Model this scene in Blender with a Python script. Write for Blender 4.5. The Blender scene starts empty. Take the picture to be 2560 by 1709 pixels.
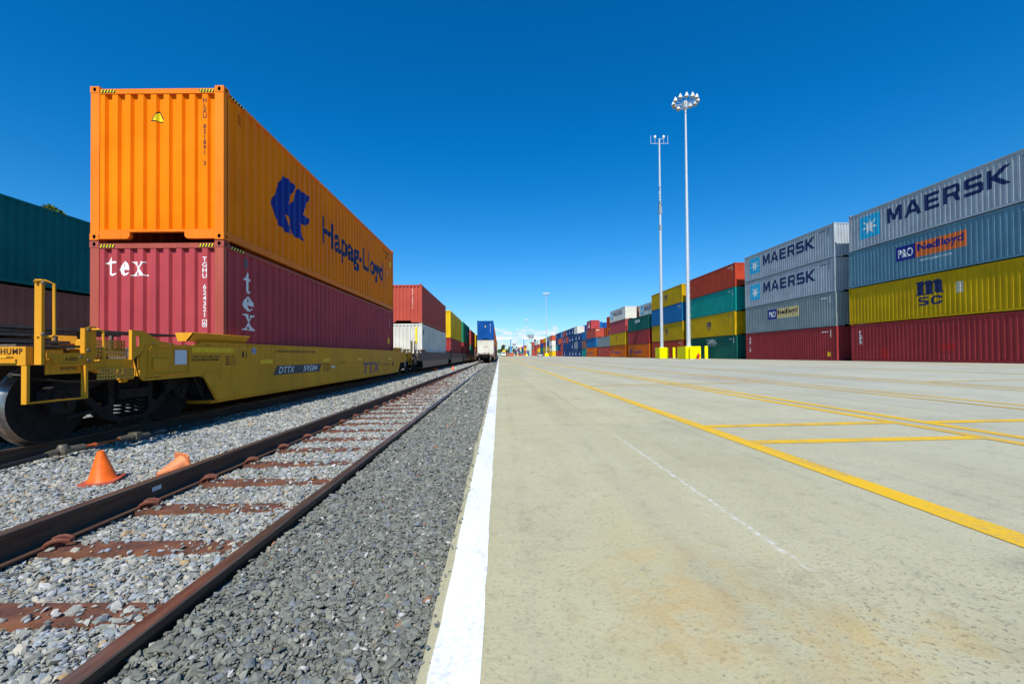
import bpy, bmesh, math, random
import numpy as np
from mathutils import Vector, Matrix
R = math.radians
random.seed(7)
SC = bpy.context.scene
COL = SC.collection

# ------------------------------------------------------------------ camera
cam = bpy.data.cameras.new('camera')
co = bpy.data.objects.new('camera', cam); COL.objects.link(co)
cam.sensor_width = 36; cam.lens = 14.64
cam.shift_x = 0.0125; cam.shift_y = 0.0081
cam.clip_start = 0.05; cam.clip_end = 6000
co.location = (0, 0, 1.0); co.rotation_euler = (R(90.7), R(0.45), 0)
SC.camera = co

# ------------------------------------------------------------------ light
SUN_EL, SUN_AZ = 47.0, 4.0     # sun behind the camera, a little to the left
wd = bpy.data.worlds.new('World'); SC.world = wd; wd.use_nodes = True
nt = wd.node_tree; nt.nodes.clear()
def wn(t, **k):
    n = nt.nodes.new(t)
    for a, b in k.items(): setattr(n, a, b)
    return n
out = wn('ShaderNodeOutputWorld'); bg = wn('ShaderNodeBackground')
sky = wn('ShaderNodeTexSky'); sky.sky_type = 'NISHITA'; sky.sun_disc = False
sky.sun_elevation = R(SUN_EL); sky.sun_rotation = R(180 + SUN_AZ)
sky.air_density = 1.0; sky.dust_density = 0.3; sky.ozone_density = 3.0; sky.altitude = 0
hsv = wn('ShaderNodeHueSaturation'); hsv.inputs['Saturation'].default_value = 1.32
hsv.inputs['Value'].default_value = 1.0; hsv.inputs['Hue'].default_value = 0.49
nt.links.new(sky.outputs[0], hsv.inputs['Color'])
# small fair-weather clouds low over the horizon
tc = wn('ShaderNodeTexCoord'); sep = wn('ShaderNodeSeparateXYZ')
nt.links.new(tc.outputs['Generated'], sep.inputs[0])
def mth(op, a, b=None, c=None, clamp=False):
    n = wn('ShaderNodeMath', operation=op); n.use_clamp = clamp
    for i, v in enumerate((a, b, c)):
        if v is None: continue
        if isinstance(v, (int, float)): n.inputs[i].default_value = v
        else: nt.links.new(v, n.inputs[i])
    return n.outputs[0]
az = mth('ARCTAN2', sep.outputs[0], sep.outputs[1])
cmb = wn('ShaderNodeCombineXYZ')
nt.links.new(mth('MULTIPLY', az, 42.0), cmb.inputs[0]); nt.links.new(mth('MULTIPLY', sep.outputs[2], 105.0), cmb.inputs[1])
nz = wn('ShaderNodeTexNoise'); nz.inputs['Scale'].default_value = 1.0; nz.inputs['Detail'].default_value = 7; nz.inputs['Roughness'].default_value = 0.58
nt.links.new(cmb.outputs[0], nz.inputs['Vector'])
def band(v, a, b, c, d):
    m1 = wn('ShaderNodeMapRange', interpolation_type='SMOOTHSTEP'); m1.inputs[1].default_value = a; m1.inputs[2].default_value = b
    m2 = wn('ShaderNodeMapRange', interpolation_type='SMOOTHSTEP'); m2.inputs[1].default_value = c; m2.inputs[2].default_value = d
    nt.links.new(v, m1.inputs[0]); nt.links.new(v, m2.inputs[0])
    return mth('MULTIPLY', m1.outputs[0], mth('SUBTRACT', 1.0, m2.outputs[0]))
msk = mth('MULTIPLY', band(sep.outputs[2], 0.004, 0.02, 0.055, 0.088), band(az, -0.10, 0.0, 0.13, 0.22))
cl = mth('MULTIPLY_ADD', msk, 0.36, mth('SUBTRACT', nz.outputs[0], 0.79))
cl = mth('MULTIPLY', cl, 5.0, clamp=True)
mix = wn('ShaderNodeMix', data_type='RGBA')
nt.links.new(cl, mix.inputs['Factor']); tint = wn('ShaderNodeMix', data_type='RGBA', blend_type='MULTIPLY'); tint.inputs['Factor'].default_value = 1.0
nt.links.new(hsv.outputs[0], tint.inputs['A']); tz = wn('ShaderNodeMapRange', interpolation_type='SMOOTHSTEP'); tz.inputs[1].default_value = 0.0; tz.inputs[2].default_value = 0.50; nt.links.new(wn('ShaderNodeTexCoord').outputs['Generated'], (szz := wn('ShaderNodeSeparateXYZ')).inputs[0]); nt.links.new(szz.outputs[2], tz.inputs[0])
tm = wn('ShaderNodeMix', data_type='RGBA'); nt.links.new(tz.outputs[0], tm.inputs['Factor']); tm.inputs['A'].default_value = (.66, .93, 1.24, 1); tm.inputs['B'].default_value = (.035, .94, 1.36, 1)
nt.links.new(tm.outputs['Result'], tint.inputs['B'])
nt.links.new(tint.outputs['Result'], mix.inputs['A'])
mix.inputs['B'].default_value = (7.6, 8.0, 8.6, 1)
nt.links.new(mix.outputs['Result'], bg.inputs['Color']); bg.inputs['Strength'].default_value = 0.095
nt.links.new(bg.outputs[0], out.inputs[0])

sl = bpy.data.lights.new('sun', 'SUN'); sl.energy = 4.6; sl.angle = R(0.5); sl.color = (1.0, 0.955, 0.87)
so = bpy.data.objects.new('sun', sl); COL.objects.link(so)
sdir = Vector((math.sin(R(SUN_AZ))*math.cos(R(SUN_EL)), math.cos(R(SUN_AZ))*math.cos(R(SUN_EL)), -math.sin(R(SUN_EL))))
so.rotation_euler = sdir.to_track_quat('-Z', 'Y').to_euler(); so.location = (-5, -20, 30)
SC.view_settings.view_transform = 'Standard'; SC.view_settings.look = 'None'
SC.view_settings.exposure = 0.28; SC.view_settings.gamma = 1

# ------------------------------------------------------------------ helpers
class MB:
    def __init__(s): s.v = []; s.f = []; s.m = []; s.mi = 0
    def add(s, vs, fs):
        o = len(s.v); s.v += [tuple(p) for p in vs]; s.f += [tuple(i+o for i in f) for f in fs]; s.m += [s.mi]*len(fs); return s
    def box(s, x0, y0, z0, x1, y1, z1):
        if x0 > x1: x0, x1 = x1, x0
        if y0 > y1: y0, y1 = y1, y0
        if z0 > z1: z0, z1 = z1, z0
        return s.add([(x0,y0,z0),(x1,y0,z0),(x1,y1,z0),(x0,y1,z0),(x0,y0,z1),(x1,y0,z1),(x1,y1,z1),(x0,y1,z1)],
              [(3,2,1,0),(4,5,6,7),(0,1,5,4),(1,2,6,5),(2,3,7,6),(3,0,4,7)])
    def prism(s, poly, axis, a, b):
        # polygon (p,q) extruded along an axis; axis 'x': (p,q)=(y,z), 'y': (x,z), 'z': (x,y)
        def P(p, q, w): return (w,p,q) if axis == 'x' else ((p,w,q) if axis == 'y' else (p,q,w))
        n = len(poly); vs = [P(p,q,a) for p,q in poly]+[P(p,q,b) for p,q in poly]
        fs = [tuple(range(n))[::-1], tuple(range(n,2*n))]+[(i,(i+1)%n,n+(i+1)%n,n+i) for i in range(n)]
        return s.add(vs, fs)
    def tube(s, pts, r, n=8, closed=False):
        pts = [Vector(p) for p in pts]; rs = r if isinstance(r, (list, tuple)) else [r]*len(pts)
        up = None; base = len(s.v); rings = []
        for i, p in enumerate(pts):
            d = (pts[min(i+1,len(pts)-1)]-pts[max(i-1,0)]).normalized()
            if up is None: up = Vector((0,0,1)) if abs(d.z) < .9 else Vector((1,0,0))
            a = d.cross(up).normalized(); up = a.cross(d).normalized()
            rings.append([p+(a*math.cos(t)+up*math.sin(t))*rs[i] for t in [2*math.pi*k/n for k in range(n)]])
        vs = [v for rg in rings for v in rg]; fs = []
        for i in range(len(pts)-1):
            for k in range(n): fs.append((i*n+k, i*n+(k+1)%n, (i+1)*n+(k+1)%n, (i+1)*n+k))
        fs.append(tuple(range(n))[::-1]); fs.append(tuple((len(pts)-1)*n+k for k in range(n)))
        return s.add(vs, fs)
    def lathe(s, prof, axis='z', c=(0,0,0), n=24):
        vs = []; fs = []
        for r, h in prof:
            for k in range(n):
                a = 2*math.pi*k/n; p, q = r*math.cos(a), r*math.sin(a)
                vs.append((c[0]+p,c[1]+q,c[2]+h) if axis == 'z' else ((c[0]+h,c[1]+p,c[2]+q) if axis == 'x' else (c[0]+p,c[1]+h,c[2]+q)))
        for i in range(len(prof)-1):
            for k in range(n): fs.append((i*n+k, i*n+(k+1)%n, (i+1)*n+(k+1)%n, (i+1)*n+k))
        fs.append(tuple(range(n))); fs.append(tuple((len(prof)-1)*n+k for k in range(n)))
        return s.add(vs, fs)
    def mesh(s, name, smooth=False, fix=True):
        me = bpy.data.meshes.new(name); me.from_pydata(s.v, [], s.f)
        if any(s.m): me.polygons.foreach_set('material_index', s.m)
        if fix:
            bm = bmesh.new(); bm.from_mesh(me); bmesh.ops.recalc_face_normals(bm, faces=bm.faces); bm.to_mesh(me); bm.free()
        if smooth:
            try: me.shade_smooth(); me.set_sharp_from_angle(angle=R(35))
            except Exception: pass
        me.update(); return me
    def build(s, name, mat, parent=None, loc=None, smooth=False, bevel=0):
        me = s.mesh(name, smooth)
        if bevel:
            bm = bmesh.new(); bm.from_mesh(me); bmesh.ops.remove_doubles(bm, verts=bm.verts, dist=1e-5)
            es = [e for e in bm.edges if len(e.link_faces) == 2 and e.calc_face_angle(0) > .6]
            bmesh.ops.bevel(bm, geom=es, offset=bevel, segments=2, affect='EDGES', clamp_overlap=True); bm.to_mesh(me); bm.free()
        return inst(name, me, mat, parent, loc)

def inst(name, me, mat, parent=None, loc=None):
    o = bpy.data.objects.new(name, me); COL.objects.link(o)
    mats = mat if isinstance(mat, (list, tuple)) else [mat]
    while len(me.materials) < len(mats): me.materials.append(None)
    for i, m in enumerate(mats):
        o.material_slots[i].link = 'OBJECT'; o.material_slots[i].material = m
    if parent: o.parent = parent
    if loc: o.location = loc
    return o
def thing(name, loc, label, cat, group=None, rz=0):
    o = bpy.data.objects.new(name, None); COL.objects.link(o); o.location = loc; o.rotation_euler.z = rz
    o.empty_display_size = .3
    return tag(o, label, cat, group)
def tag(o, label=None, cat=None, group=None, kind=None):
    for k, v in (('label', label), ('category', cat), ('group', group), ('kind', kind)):
        if v: o[k] = v
    return o
def lin(c): return tuple((x/12.92 if x <= .04045 else ((x+.055)/1.055)**2.4) for x in (v/255 for v in c))

# ------------------------------------------------------------------ materials
class NT:
    def __init__(s, name):
        s.mat = bpy.data.materials.new(name); s.mat.use_nodes = True; s.t = s.mat.node_tree; s.b = s.t.nodes['Principled BSDF']
    def n(s, t, ins=None, **k):
        n = s.t.nodes.new(t)
        for a, b in k.items(): setattr(n, a, b)
        for a, b in (ins or {}).items(): s.put(n, a, b)
        return n
    def put(s, n, a, b):
        if isinstance(b, bpy.types.NodeSocket): s.t.links.new(b, n.inputs[a])
        else:
            if isinstance(b, tuple) and len(b) == 3 and n.inputs[a].type == 'RGBA': b = b+(1,)
            n.inputs[a].default_value = b
    def noise(s, vec, scale, detail=4, rough=.55):
        return s.n('ShaderNodeTexNoise', {'Vector': vec, 'Scale': scale, 'Detail': detail, 'Roughness': rough}).outputs[0]
    def mp(s, vec, sc, loc=(0,0,0)): return s.n('ShaderNodeMapping', {'Vector': vec, 'Scale': sc, 'Location': loc}).outputs[0]
    def rng(s, v, a, b, c=0., d=1.): return s.n('ShaderNodeMapRange', {0: v, 1: a, 2: b, 3: c, 4: d}).outputs[0]
    def m(s, op, a, b=0.): return s.n('ShaderNodeMath', {0: a, 1: b}, operation=op).outputs[0]
    def mix(s, f, a, b, mode='MIX'): return s.n('ShaderNodeMix', {'Factor': f, 'A': a, 'B': b}, data_type='RGBA', blend_type=mode).outputs['Result']
    def bump(s, h, st, dist): s.put(s.b, 'Normal', s.n('ShaderNodeBump', {'Height': h, 'Strength': st, 'Distance': dist}).outputs[0])

def plain(name, c, rough=.6, metal=0., var=.12, scale=9., bump=.0):
    w = NT(name); w.b.inputs['Specular IOR Level'].default_value = .3; v = w.n('ShaderNodeTexCoord').outputs['Object']
    f = w.noise(v, scale, 5)
    w.put(w.b, 'Base Color', w.mix(w.rng(f, .3, .7), tuple(x*(1-var) for x in c), tuple(min(1, x*(1+var)) for x in c)))
    w.b.inputs['Roughness'].default_value = rough; w.b.inputs['Metallic'].default_value = metal
    if bump: w.bump(f, bump, .02)
    return w.mat
def paint(name, c, rust=.25, dirt=.3, rough=.5, fade=.12):
    """container paint: chalky fading, vertical dirt streaks, rust blooms"""
    w = NT(name); v = w.n('ShaderNodeTexCoord').outputs['Object']
    r = w.n('ShaderNodeObjectInfo').outputs['Random']
    off = w.n('ShaderNodeCombineXYZ', {0: w.m('MULTIPLY', r, 37.), 1: w.m('MULTIPLY', r, 91.), 2: w.m('MULTIPLY', r, 13.)}).outputs[0]
    v2 = w.n('ShaderNodeVectorMath', {0: v, 1: off}, operation='ADD').outputs[0]
    big = w.noise(v2, .7, 4)
    streak = w.noise(w.mp(v2, (7., 7., .35)), 1.5, 6, .65)
    spots = w.noise(v2, 5.5, 8, .7)
    cc = w.mix(w.rng(big, .35, .7), tuple(x*(1-fade) for x in c), tuple(min(.9, x*(1+fade)+.002) for x in c))
    cc = w.mix(w.m('MULTIPLY', w.rng(streak, .52, .78), dirt), cc, tuple(x*.45+.008 for x in c))
    cc = w.mix(w.m('MULTIPLY', w.rng(streak, .45, .25), dirt*.5), cc, tuple(min(.85, x*1.1+.015) for x in c))
    lim = .74-.16*rust
    cc = w.mix(w.rng(w.m('MULTIPLY_ADD', spots, .8) if False else spots, lim, lim+.04), cc, (.16, .055, .02))
    rs = w.m('MULTIPLY', w.rng(streak, .58, .72), w.rng(spots, .50, .62))
    cc = w.mix(w.m('MULTIPLY', rs, min(1, rust*1.3)), cc, (.20, .08, .03))
    w.put(w.b, 'Base Color', cc); w.put(w.b, 'Roughness', w.rng(big, .3, .7, rough-.08, rough+.15))
    w.b.inputs['Specular IOR Level'].default_value = .07
    w.bump(w.noise(v2, 1.6, 3), .25, .03)
    return w.mat

P = {
 'orange': paint('orange paint', (.90,.205,.001), .08, .18), 'orange2': paint('faded orange paint', (.66,.14,.006), .10, .25),
 'maroon': paint('faded maroon paint', (.41,.060,.070), .12, .22), 'maroon2': paint('dark maroon paint', (.33,.038,.040), .25, .5),
 'brick': paint('brick red paint', (.44,.075,.050), .12, .2), 'redorange': paint('red orange paint', (.44,.055,.025), .15, .3),
 'yellow': paint('yellow container paint', (.52,.32,.003), .28, .5), 'yellow2': paint('bright yellow paint', (.68,.44,.01), .1, .2),
 'blue': paint('blue container paint', (.006,.075,.29), .1, .2), 'blue2': paint('mid blue container paint', (.012,.14,.35), .1, .25),
 'navy': paint('dark blue container paint', (.008,.045,.17), .1, .2), 'teal': paint('teal paint', (.006,.27,.235), .08, .2),
 'tealdark': paint('deep teal paint', (.005,.15,.145), .12, .35), 'green': paint('dark green paint', (.008,.11,.085), .12, .2),
 'green2': paint('leaf green paint', (.02,.19,.10), .1, .2), 'grey': paint('light grey paint', (.38,.42,.45), .28, .6),
 'bluegrey': paint('weathered blue grey paint', (.11,.23,.30), .28, .5), 'rustgrey': paint('rust stained grey paint', (.24,.29,.29), .50, .75),
 'white': paint('off white paint', (.66,.64,.56), .35, .35), 'brown': paint('brown paint', (.27,.115,.085), .2, .35),
 'purple': paint('faded purple paint', (.13,.09,.22), .1, .3), 'salmon': paint('salmon red paint', (.50,.10,.05), .1, .2),
}
def twotone():
    m = paint('weathered tan and mauve rail car paint', (.36,.24,.15), .3, .6, .6); t = m.node_tree; b = t.nodes['Principled BSDF']
    l = b.inputs['Base Color'].links[0]; src = l.from_socket; tc_ = t.nodes.new('ShaderNodeTexCoord'); sp = t.nodes.new('ShaderNodeSeparateXYZ'); t.links.new(tc_.outputs['Object'], sp.inputs[0])
    mr = t.nodes.new('ShaderNodeMapRange'); mr.inputs[1].default_value = .66; mr.inputs[2].default_value = .72; mr.inputs[4].default_value = .75; t.links.new(sp.outputs[2], mr.inputs[0])
    mx = t.nodes.new('ShaderNodeMix'); mx.data_type = 'RGBA'; t.links.new(mr.outputs[0], mx.inputs['Factor']); t.links.new(src, mx.inputs['A']); mx.inputs['B'].default_value = (.13,.085,.085,1)
    t.links.new(mx.outputs['Result'], b.inputs['Base Color']); return m
M = {
 'black': plain('black paint', (.012,.012,.014), .5), 'navy': plain('navy lettering', (.008,.014,.085), .5, var=.2),
 'dark': plain('dark cavity', (.006,.006,.007), .9), 'white': plain('white lettering', (.74,.74,.72), .5),
 'hlblue': plain('deep blue emblem', (.006,.012,.20), .45, var=.25), 'skyblue': plain('sky blue panel', (.02,.42,.66), .5),
 'yel': plain('warning yellow', (.75,.62,.01), .45), 'refl': plain('reflective yellow tape', (.85,.50,.002), .4),
 'orangepanel': plain('orange panel', (.72,.15,.02), .5), 'cream': plain('cream panel', (.66,.50,.22), .5),
 'pbrown': plain('faded purple lettering', (.20,.11,.14), .7, var=.3), 'brownink': plain('brown lettering', (.05,.02,.018), .6),
 'car': paint('yellow rail car paint', (.68,.31,.022), .25, .50, .5), 'car2': twotone(),
 'cast': plain('black cast steel', (.016,.012,.010), .85, .0, .5, 14., .3), 'grate': plain('weathered walkway steel and platform shade', (.16,.125,.095), .7, .3, .3, 20.),
 'tread': plain('polished wheel tread', (.34,.31,.28), .32, .9, .2, 20.), 'rubber': plain('black rubber hose', (.02,.021,.023), .5),
 'galv': plain('galvanised steel', (.46,.50,.53), .5, .2, .08, 3.), 'lamp': plain('white lamp housing', (.75,.75,.72), .4),
 'glass': plain('lamp glass', (.32,.30,.22), .15), 'yellowbase': paint('bright yellow concrete paint', (.80,.72,.0), .02, .08),
 'red': plain('hydrant red', (.62,.035,.02), .4), 'bluesteel': plain('blue crane steel', (.03,.26,.52), .5), 'whitesteel': plain('white crane steel', (.78,.78,.76), .5),
 'conec': plain('orange cone rubber', (.80,.125,.006), .45, var=.18, scale=16.), 'conef': plain('sun-faded orange rubber', (.66,.215,.08), .6, var=.25, scale=14.), 'conebase': plain('dusty cone base', (.42,.085,.045), .7, var=.25, scale=20.),
 'window': plain('tinted window', (.02,.025,.03), .08), 'silver': plain('silver car paint', (.5,.52,.54), .3, .4), 'tyre': plain('tyre rubber', (.02,.02,.02), .8),
 'redpatch': plain('bright red patch', (.42,.012,.008), .5), 'rustpipe': plain('orange rusty pipe', (.40,.085,.02), .6, var=.4, scale=30.),
 'brass': plain('dull grey brass', (.20,.17,.12), .45, .6, .3, 40.), 'sticker': plain('white sticker', (.68,.68,.70), .5, var=.1, scale=60.),
 'pink': plain('light blue litter', (.35,.6,.75), .5),
}
def rustmat(name, c1, c2, rough=.75, metal=.15):
    w = NT(name); v = w.n('ShaderNodeTexCoord').outputs['Object']
    a = w.noise(v, 6., 8, .65); b = w.noise(v, 45., 4, .6)
    cc = w.mix(w.rng(a, .35, .65), c1, c2); cc = w.mix(w.m('MULTIPLY', w.rng(b, .45, .75), .4), cc, tuple(x*.45 for x in c1))
    w.put(w.b, 'Base Color', cc); w.b.inputs['Roughness'].default_value = rough; w.b.inputs['Metallic'].default_value = metal
    w.bump(b, .35, .004); return w.mat
M['tie'] = rustmat('rusty steel sleeper', (.075,.034,.026), (.235,.088,.040))
M['clip'] = rustmat('rusty rail clip', (.19,.055,.028), (.11,.035,.02))
def railmat():
    w = NT('rusty rail steel'); g = w.n('ShaderNodeNewGeometry'); v = w.n('ShaderNodeTexCoord').outputs['Object']
    a = w.noise(w.mp(v, (8., .8, 8.)), 3., 6, .6); up = w.n('ShaderNodeSeparateXYZ', {0: v}).outputs[2]
    body = w.mix(w.rng(a, .35, .65), (.075,.034,.022), (.13,.070,.040))
    top = w.mix(w.rng(a, .3, .7), (.14,.075,.055), (.33,.24,.16))
    f = w.rng(up, -.008, -.001)
    w.put(w.b, 'Base Color', w.mix(f, body, top)); w.put(w.b, 'Roughness', w.rng(f, 0., 1., .7, .34)); w.put(w.b, 'Metallic', w.rng(f, 0., 1., .2, .75))
    w.bump(w.noise(v, 60., 4), .2, .003); return w.mat
M['rail'] = railmat()
def perf():
    w = NT('perforated yellow plate'); v = w.n('ShaderNodeTexCoord').outputs['Object']
    vo = w.n('ShaderNodeTexVoronoi', {'Vector': w.mp(v, (0.,1.,1.)), 'Scale': 26., 'Randomness': .12}); f = w.rng(vo.outputs['Distance'], .34, .38)
    w.put(w.b, 'Base Color', (.55,.31,.03)); w.b.inputs['Roughness'].default_value = .5; w.put(w.b, 'Alpha', f); return w.mat
M['perf'] = perf()

# ------------------------------------------------------------------ flat artwork: text and outlines -> 2D mesh
def curve2d(polys, ext=0):
    cu = bpy.data.curves.new('c', 'CURVE'); cu.dimensions = '2D'; cu.fill_mode = 'BOTH' if ext else 'FRONT'; cu.extrude = ext
    for p in polys:
        sp = cu.splines.new('POLY'); sp.points.add(len(p)-1)
        for i, (a, b) in enumerate(p): sp.points[i].co = (a, b, 0, 1)
        sp.use_cyclic_u = True
    ob = bpy.data.objects.new('c', cu); me = bpy.data.meshes.new_from_object(ob)
    vs = [tuple(v.co) for v in me.vertices]; fs = [tuple(f.vertices) for f in me.polygons]
    bpy.data.objects.remove(ob); bpy.data.curves.remove(cu); bpy.data.meshes.remove(me)
    return vs, fs
def text2d(body, bold=0., shear=0., stack=False, space=1.):
    cu = bpy.data.curves.new('t', 'FONT'); cu.body = '\n'.join(body) if stack else body
    cu.offset = bold; cu.shear = shear; cu.resolution_u = 3; cu.space_character = space; cu.fill_mode = 'FRONT'
    if stack: cu.align_x = 'CENTER'; cu.space_line = .86
    ob = bpy.data.objects.new('t', cu); me = bpy.data.meshes.new_from_object(ob)
    vs = [tuple(v.co) for v in me.vertices]; fs = [tuple(f.vertices) for f in me.polygons]
    bpy.data.objects.remove(ob); bpy.data.curves.remove(cu); bpy.data.meshes.remove(me)
    return norm((vs, fs))
def norm(a):
    vs, fs = a; xs = [v[0] for v in vs]; ys = [v[1] for v in vs]; x0, y0 = min(xs), min(ys); w = max(xs)-x0 or 1; h = max(ys)-y0 or 1
    return [((v[0]-x0)/w, (v[1]-y0)/h, 0) for v in vs], fs
def joinart(parts):
    vs, fs = [], []
    for v, f in parts: o = len(vs); vs += v; fs += [tuple(i+o for i in q) for q in f]
    return vs, fs
RECT = ([(0,0,0),(1,0,0),(1,1,0),(0,1,0)], [(0,1,2,3)])
def glyphs(seq, gap=.16):
    x = 0; polys = []
    for g in seq:
        w = max(p[0] for pl in g for p in pl)
        polys += [[(a+x, b) for a, b in pl] for pl in g]; x += w+gap
    return norm(curve2d(polys))
GM = [[(0,0),(0,1),(.34,1),(.62,.46),(.90,1),(1.24,1),(1.24,0),(.98,0),(.98,.62),(.74,.14),(.5,.14),(.26,.62),(.26,0)]]
GA = [[(0,0),(.48,1),(.82,1),(1.3,0),(1.0,0),(.91,.2),(.39,.2),(.30,0)], [(.49,.4),(.81,.4),(.65,.76)]]
GE = [[(0,0),(0,1),(1.05,1),(1.05,.79),(.27,.79),(.27,.61),(.98,.61),(.98,.40),(.27,.40),(.27,.21),(1.05,.21),(1.05,0)]]
GR = [[(0,0),(0,1),(.97,1),(1.12,.88),(1.12,.5),(.97,.39),(1.15,0),(.85,0),(.68,.36),(.27,.36),(.27,0)], [(.27,.56),(.85,.56),(.85,.80),(.27,.80)]]
GS = [[(0,0),(.98,0),(1.1,.1),(1.1,.5),(.98,.61),(.27,.61),(.27,.79),(1.05,.79),(1.05,1),(.12,1),(0,.9),(0,.5),(.12,.39),(.83,.39),(.83,.21),(0,.21)]]
GK = [[(0,0),(0,1),(.27,1),(.27,.62),(.84,1),(1.25,1),(.56,.52),(1.25,0),(.84,0),(.27,.42),(.27,0)]]
ART = {'maersk': glyphs([GM,GA,GE,GR,GS,GK], .22)}
def ell(cx, cy, a, b, n=18, t0=0): return [(cx+a*math.cos(t0+2*math.pi*k/n), cy+b*math.sin(t0+2*math.pi*k/n)) for k in range(n)]
star = []
for k in range(14):
    t = math.pi/2+math.pi*k/7; r = .42 if k % 2 == 0 else .155
    star.append((.5+r*math.cos(t), .5+r*math.sin(t)))
ART['star'] = curve2d([star])
# serif letters t, e, x
t_ = [[(.30,1),(.42,1),(.44,.74),(.86,.74),(.84,.64),(.44,.62),(.42,.22),(.48,.12),(.62,.10),(.86,.16),(.80,.06),(.62,0),(.34,0),(.18,.10),(.18,.60),(0,.62),(.0,.67),(.16,.78)]]
e_ = [[(.98,.38),(.96,.62),(.86,.84),(.68,.98),(.50,1),(.24,.92),(.06,.70),(0,.45),(.08,.18),(.28,.03),(.52,0),(.78,.06),(.96,.20),(.90,.24),(.70,.16),(.50,.18),(.34,.30),(.30,.44)], [(.30,.56),(.62,.66),(.62,.80),(.50,.90),(.38,.86),(.30,.70)]]
x_ = [[(0,1),(.42,1),(.40,.93),(.36,.90),(.54,.62),(.74,.88),(.68,.92),(.68,.97),(1,.97),(.98,.92),(.84,.86),(.62,.52),(.90,.10),(1.02,.06),(1.02,0),(.56,0),(.56,.06),(.64,.10),(.46,.38),(.22,.12),(.32,.06),(.30,0),(-.04,0),(-.04,.06),(.10,.12),(.38,.50),(.12,.88),(0,.93)]]
ART['t'], ART['e'], ART['x'] = norm(curve2d(t_)), norm(curve2d(e_)), norm(curve2d(x_))
def sc(a, x, y, w, h): return ([(x+v[0]*w, y+v[1]*h, 0) for v in a[0]], a[1])
ART['tex'] = norm(joinart([sc(ART['t'],0,0,.30,1), sc(ART['e'],.335,.0,.29,.74), sc(ART['x'],.645,0,.37,.74), sc(RECT,1.02,0,.035,.07)]))
ART['texv'] = norm(joinart([sc(ART['t'],.08,.64,.66,.36), sc(ART['e'],.04,.325,.84,.27), sc(ART['x'],0,0,1,.28)]))
# shipping line 'm' over 'sc'
m_ = [[(0,0),(.32,0),(.32,.06),(.28,.09),(.28,.70),(.35,.78),(.38,.72),(.38,.09),(.34,.06),(.34,0),(.66,0),(.66,.06),(.62,.09),(.62,.70),(.69,.78),(.71,.72),(.71,.16),(.78,.03),(1.06,.03),(1.06,.09),(.95,.13),(.95,.82),(.86,1),(.74,.97),(.62,.86),(.54,1),(.40,.97),(.28,.84),(.28,1),(0,.95),(0,.88),(.06,.86),(.06,.09),(0,.06)]]
c_ = [ell(.5,.5,.5,.5,20), ell(.5,.5,.27,.28,16)]
ART['msc'] = norm(joinart([sc(norm(curve2d(m_)),0,.42,1,.58), sc(norm(curve2d([[(0,.05),(.2,0),(.8,0),(1,.12),(1,.45),(.85,.58),(.3,.66),(.3,.8),(.95,.8),(.95,1),(.15,1),(0,.85),(0,.55),(.15,.44),(.72,.36),(.72,.2),(.05,.22)]])),.08,0,.36,.34),
    sc(norm(curve2d([[(0,.2),(.2,0),(.8,0),(1,.2),(1,.38),(.72,.38),(.72,.22),(.28,.22),(.28,.78),(.72,.78),(.72,.62),(1,.62),(1,.8),(.8,1),(.2,1),(0,.8)]])),.54,0,.36,.34)]))
ART['hlword'] = text2d('Hapag-Lloyd', .028)
ART['hazard'] = joinart([([(k*.2+.02,0,0),(k*.2+.10,0,0),(k*.2+.18,1,0),(k*.2+.10,1,0)], [(0,1,2,3)]) for k in range(5)])
ART['tri'] = ([(0,0,0),(1,0,0),(.55,1,0)], [(0,1,2)])
def unproj(px, f0=(200,180,.3406)):
    r = []
    for a, b in px:
        xs = f0[0]+f0[2]*a; ys = f0[1]+f0[2]*b; y = 5.01*1041/(1248-xs); hz = 888+.0079*(1248-xs)
        r.append((y-7.57, (hz-ys)/1041*y+1.0-3.16))
    return r
hlpoly = unproj([(1498,752),(1525,770),(1592,832),(1575,875),(1545,940),(1537,968),(1556,965),(1576,940),(1580,900),(1612,852),(1650,880),(1690,908),(1688,940),(1655,1000),(1648,1045),(1692,1075),(1688,1105),(1675,1133),(1622,1103),(1638,1160),(1652,1238),(1610,1215),(1576,1205),(1560,1140),(1540,1060),(1524,1040),(1532,1100),(1566,1190),(1525,1172),(1478,1125),(1440,1060),(1432,990),(1410,958),(1438,900),(1450,845),(1482,795)])
ART['hlraw'] = curve2d([hlpoly]); ART['hl'] = norm(ART['hlraw'])
ART['drop'] = norm(joinart([norm(curve2d([[(0,0),(1,0),(.62,.75),(.5,1),(.4,.75)]])), sc(RECT,.65,1.05,.35,.14)]))

# ------------------------------------------------------------------ containers
W = 2.44
def corr(wall, L):
    if wall == 'front': a, b, n, d, fr = .16, W-.16, 9, .056, (.38,.49,.85,.96)
    else: a, b, d, fr = .14, L-.14, .036, (.30,.44,.80,.94); n = max(2, round((b-a)/.28))
    p = (b-a)/n; pts = []
    for k in range(n):
        u = a+k*p; pts += [(u,0),(u+fr[0]*p,0),(u+fr[1]*p,-d),(u+fr[2]*p,-d),(u+fr[3]*p,0)]
    return pts+[(b,0)]
def xyz(wall, L, u, v, o):
    if wall == 'right': return (W/2-.018+o, u, v)
    if wall == 'left': return (-W/2+.018-o, L-u, v)
    if wall == 'front': return (u-W/2, .016-o, v)
    return (W/2-u, L-.016+o, v)
CM = {}
def wallmb(mb, wall, L, H):
    pts = corr('front' if wall == 'rear' else wall, L); lo, hi = .15, H-.09
    vs = [xyz(wall, L, u, z, o) for u, o in pts for z in (lo, hi)]
    return mb.add(vs, [(2*i, 2*i+2, 2*i+3, 2*i+1) for i in range(len(pts)-1)])
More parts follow.
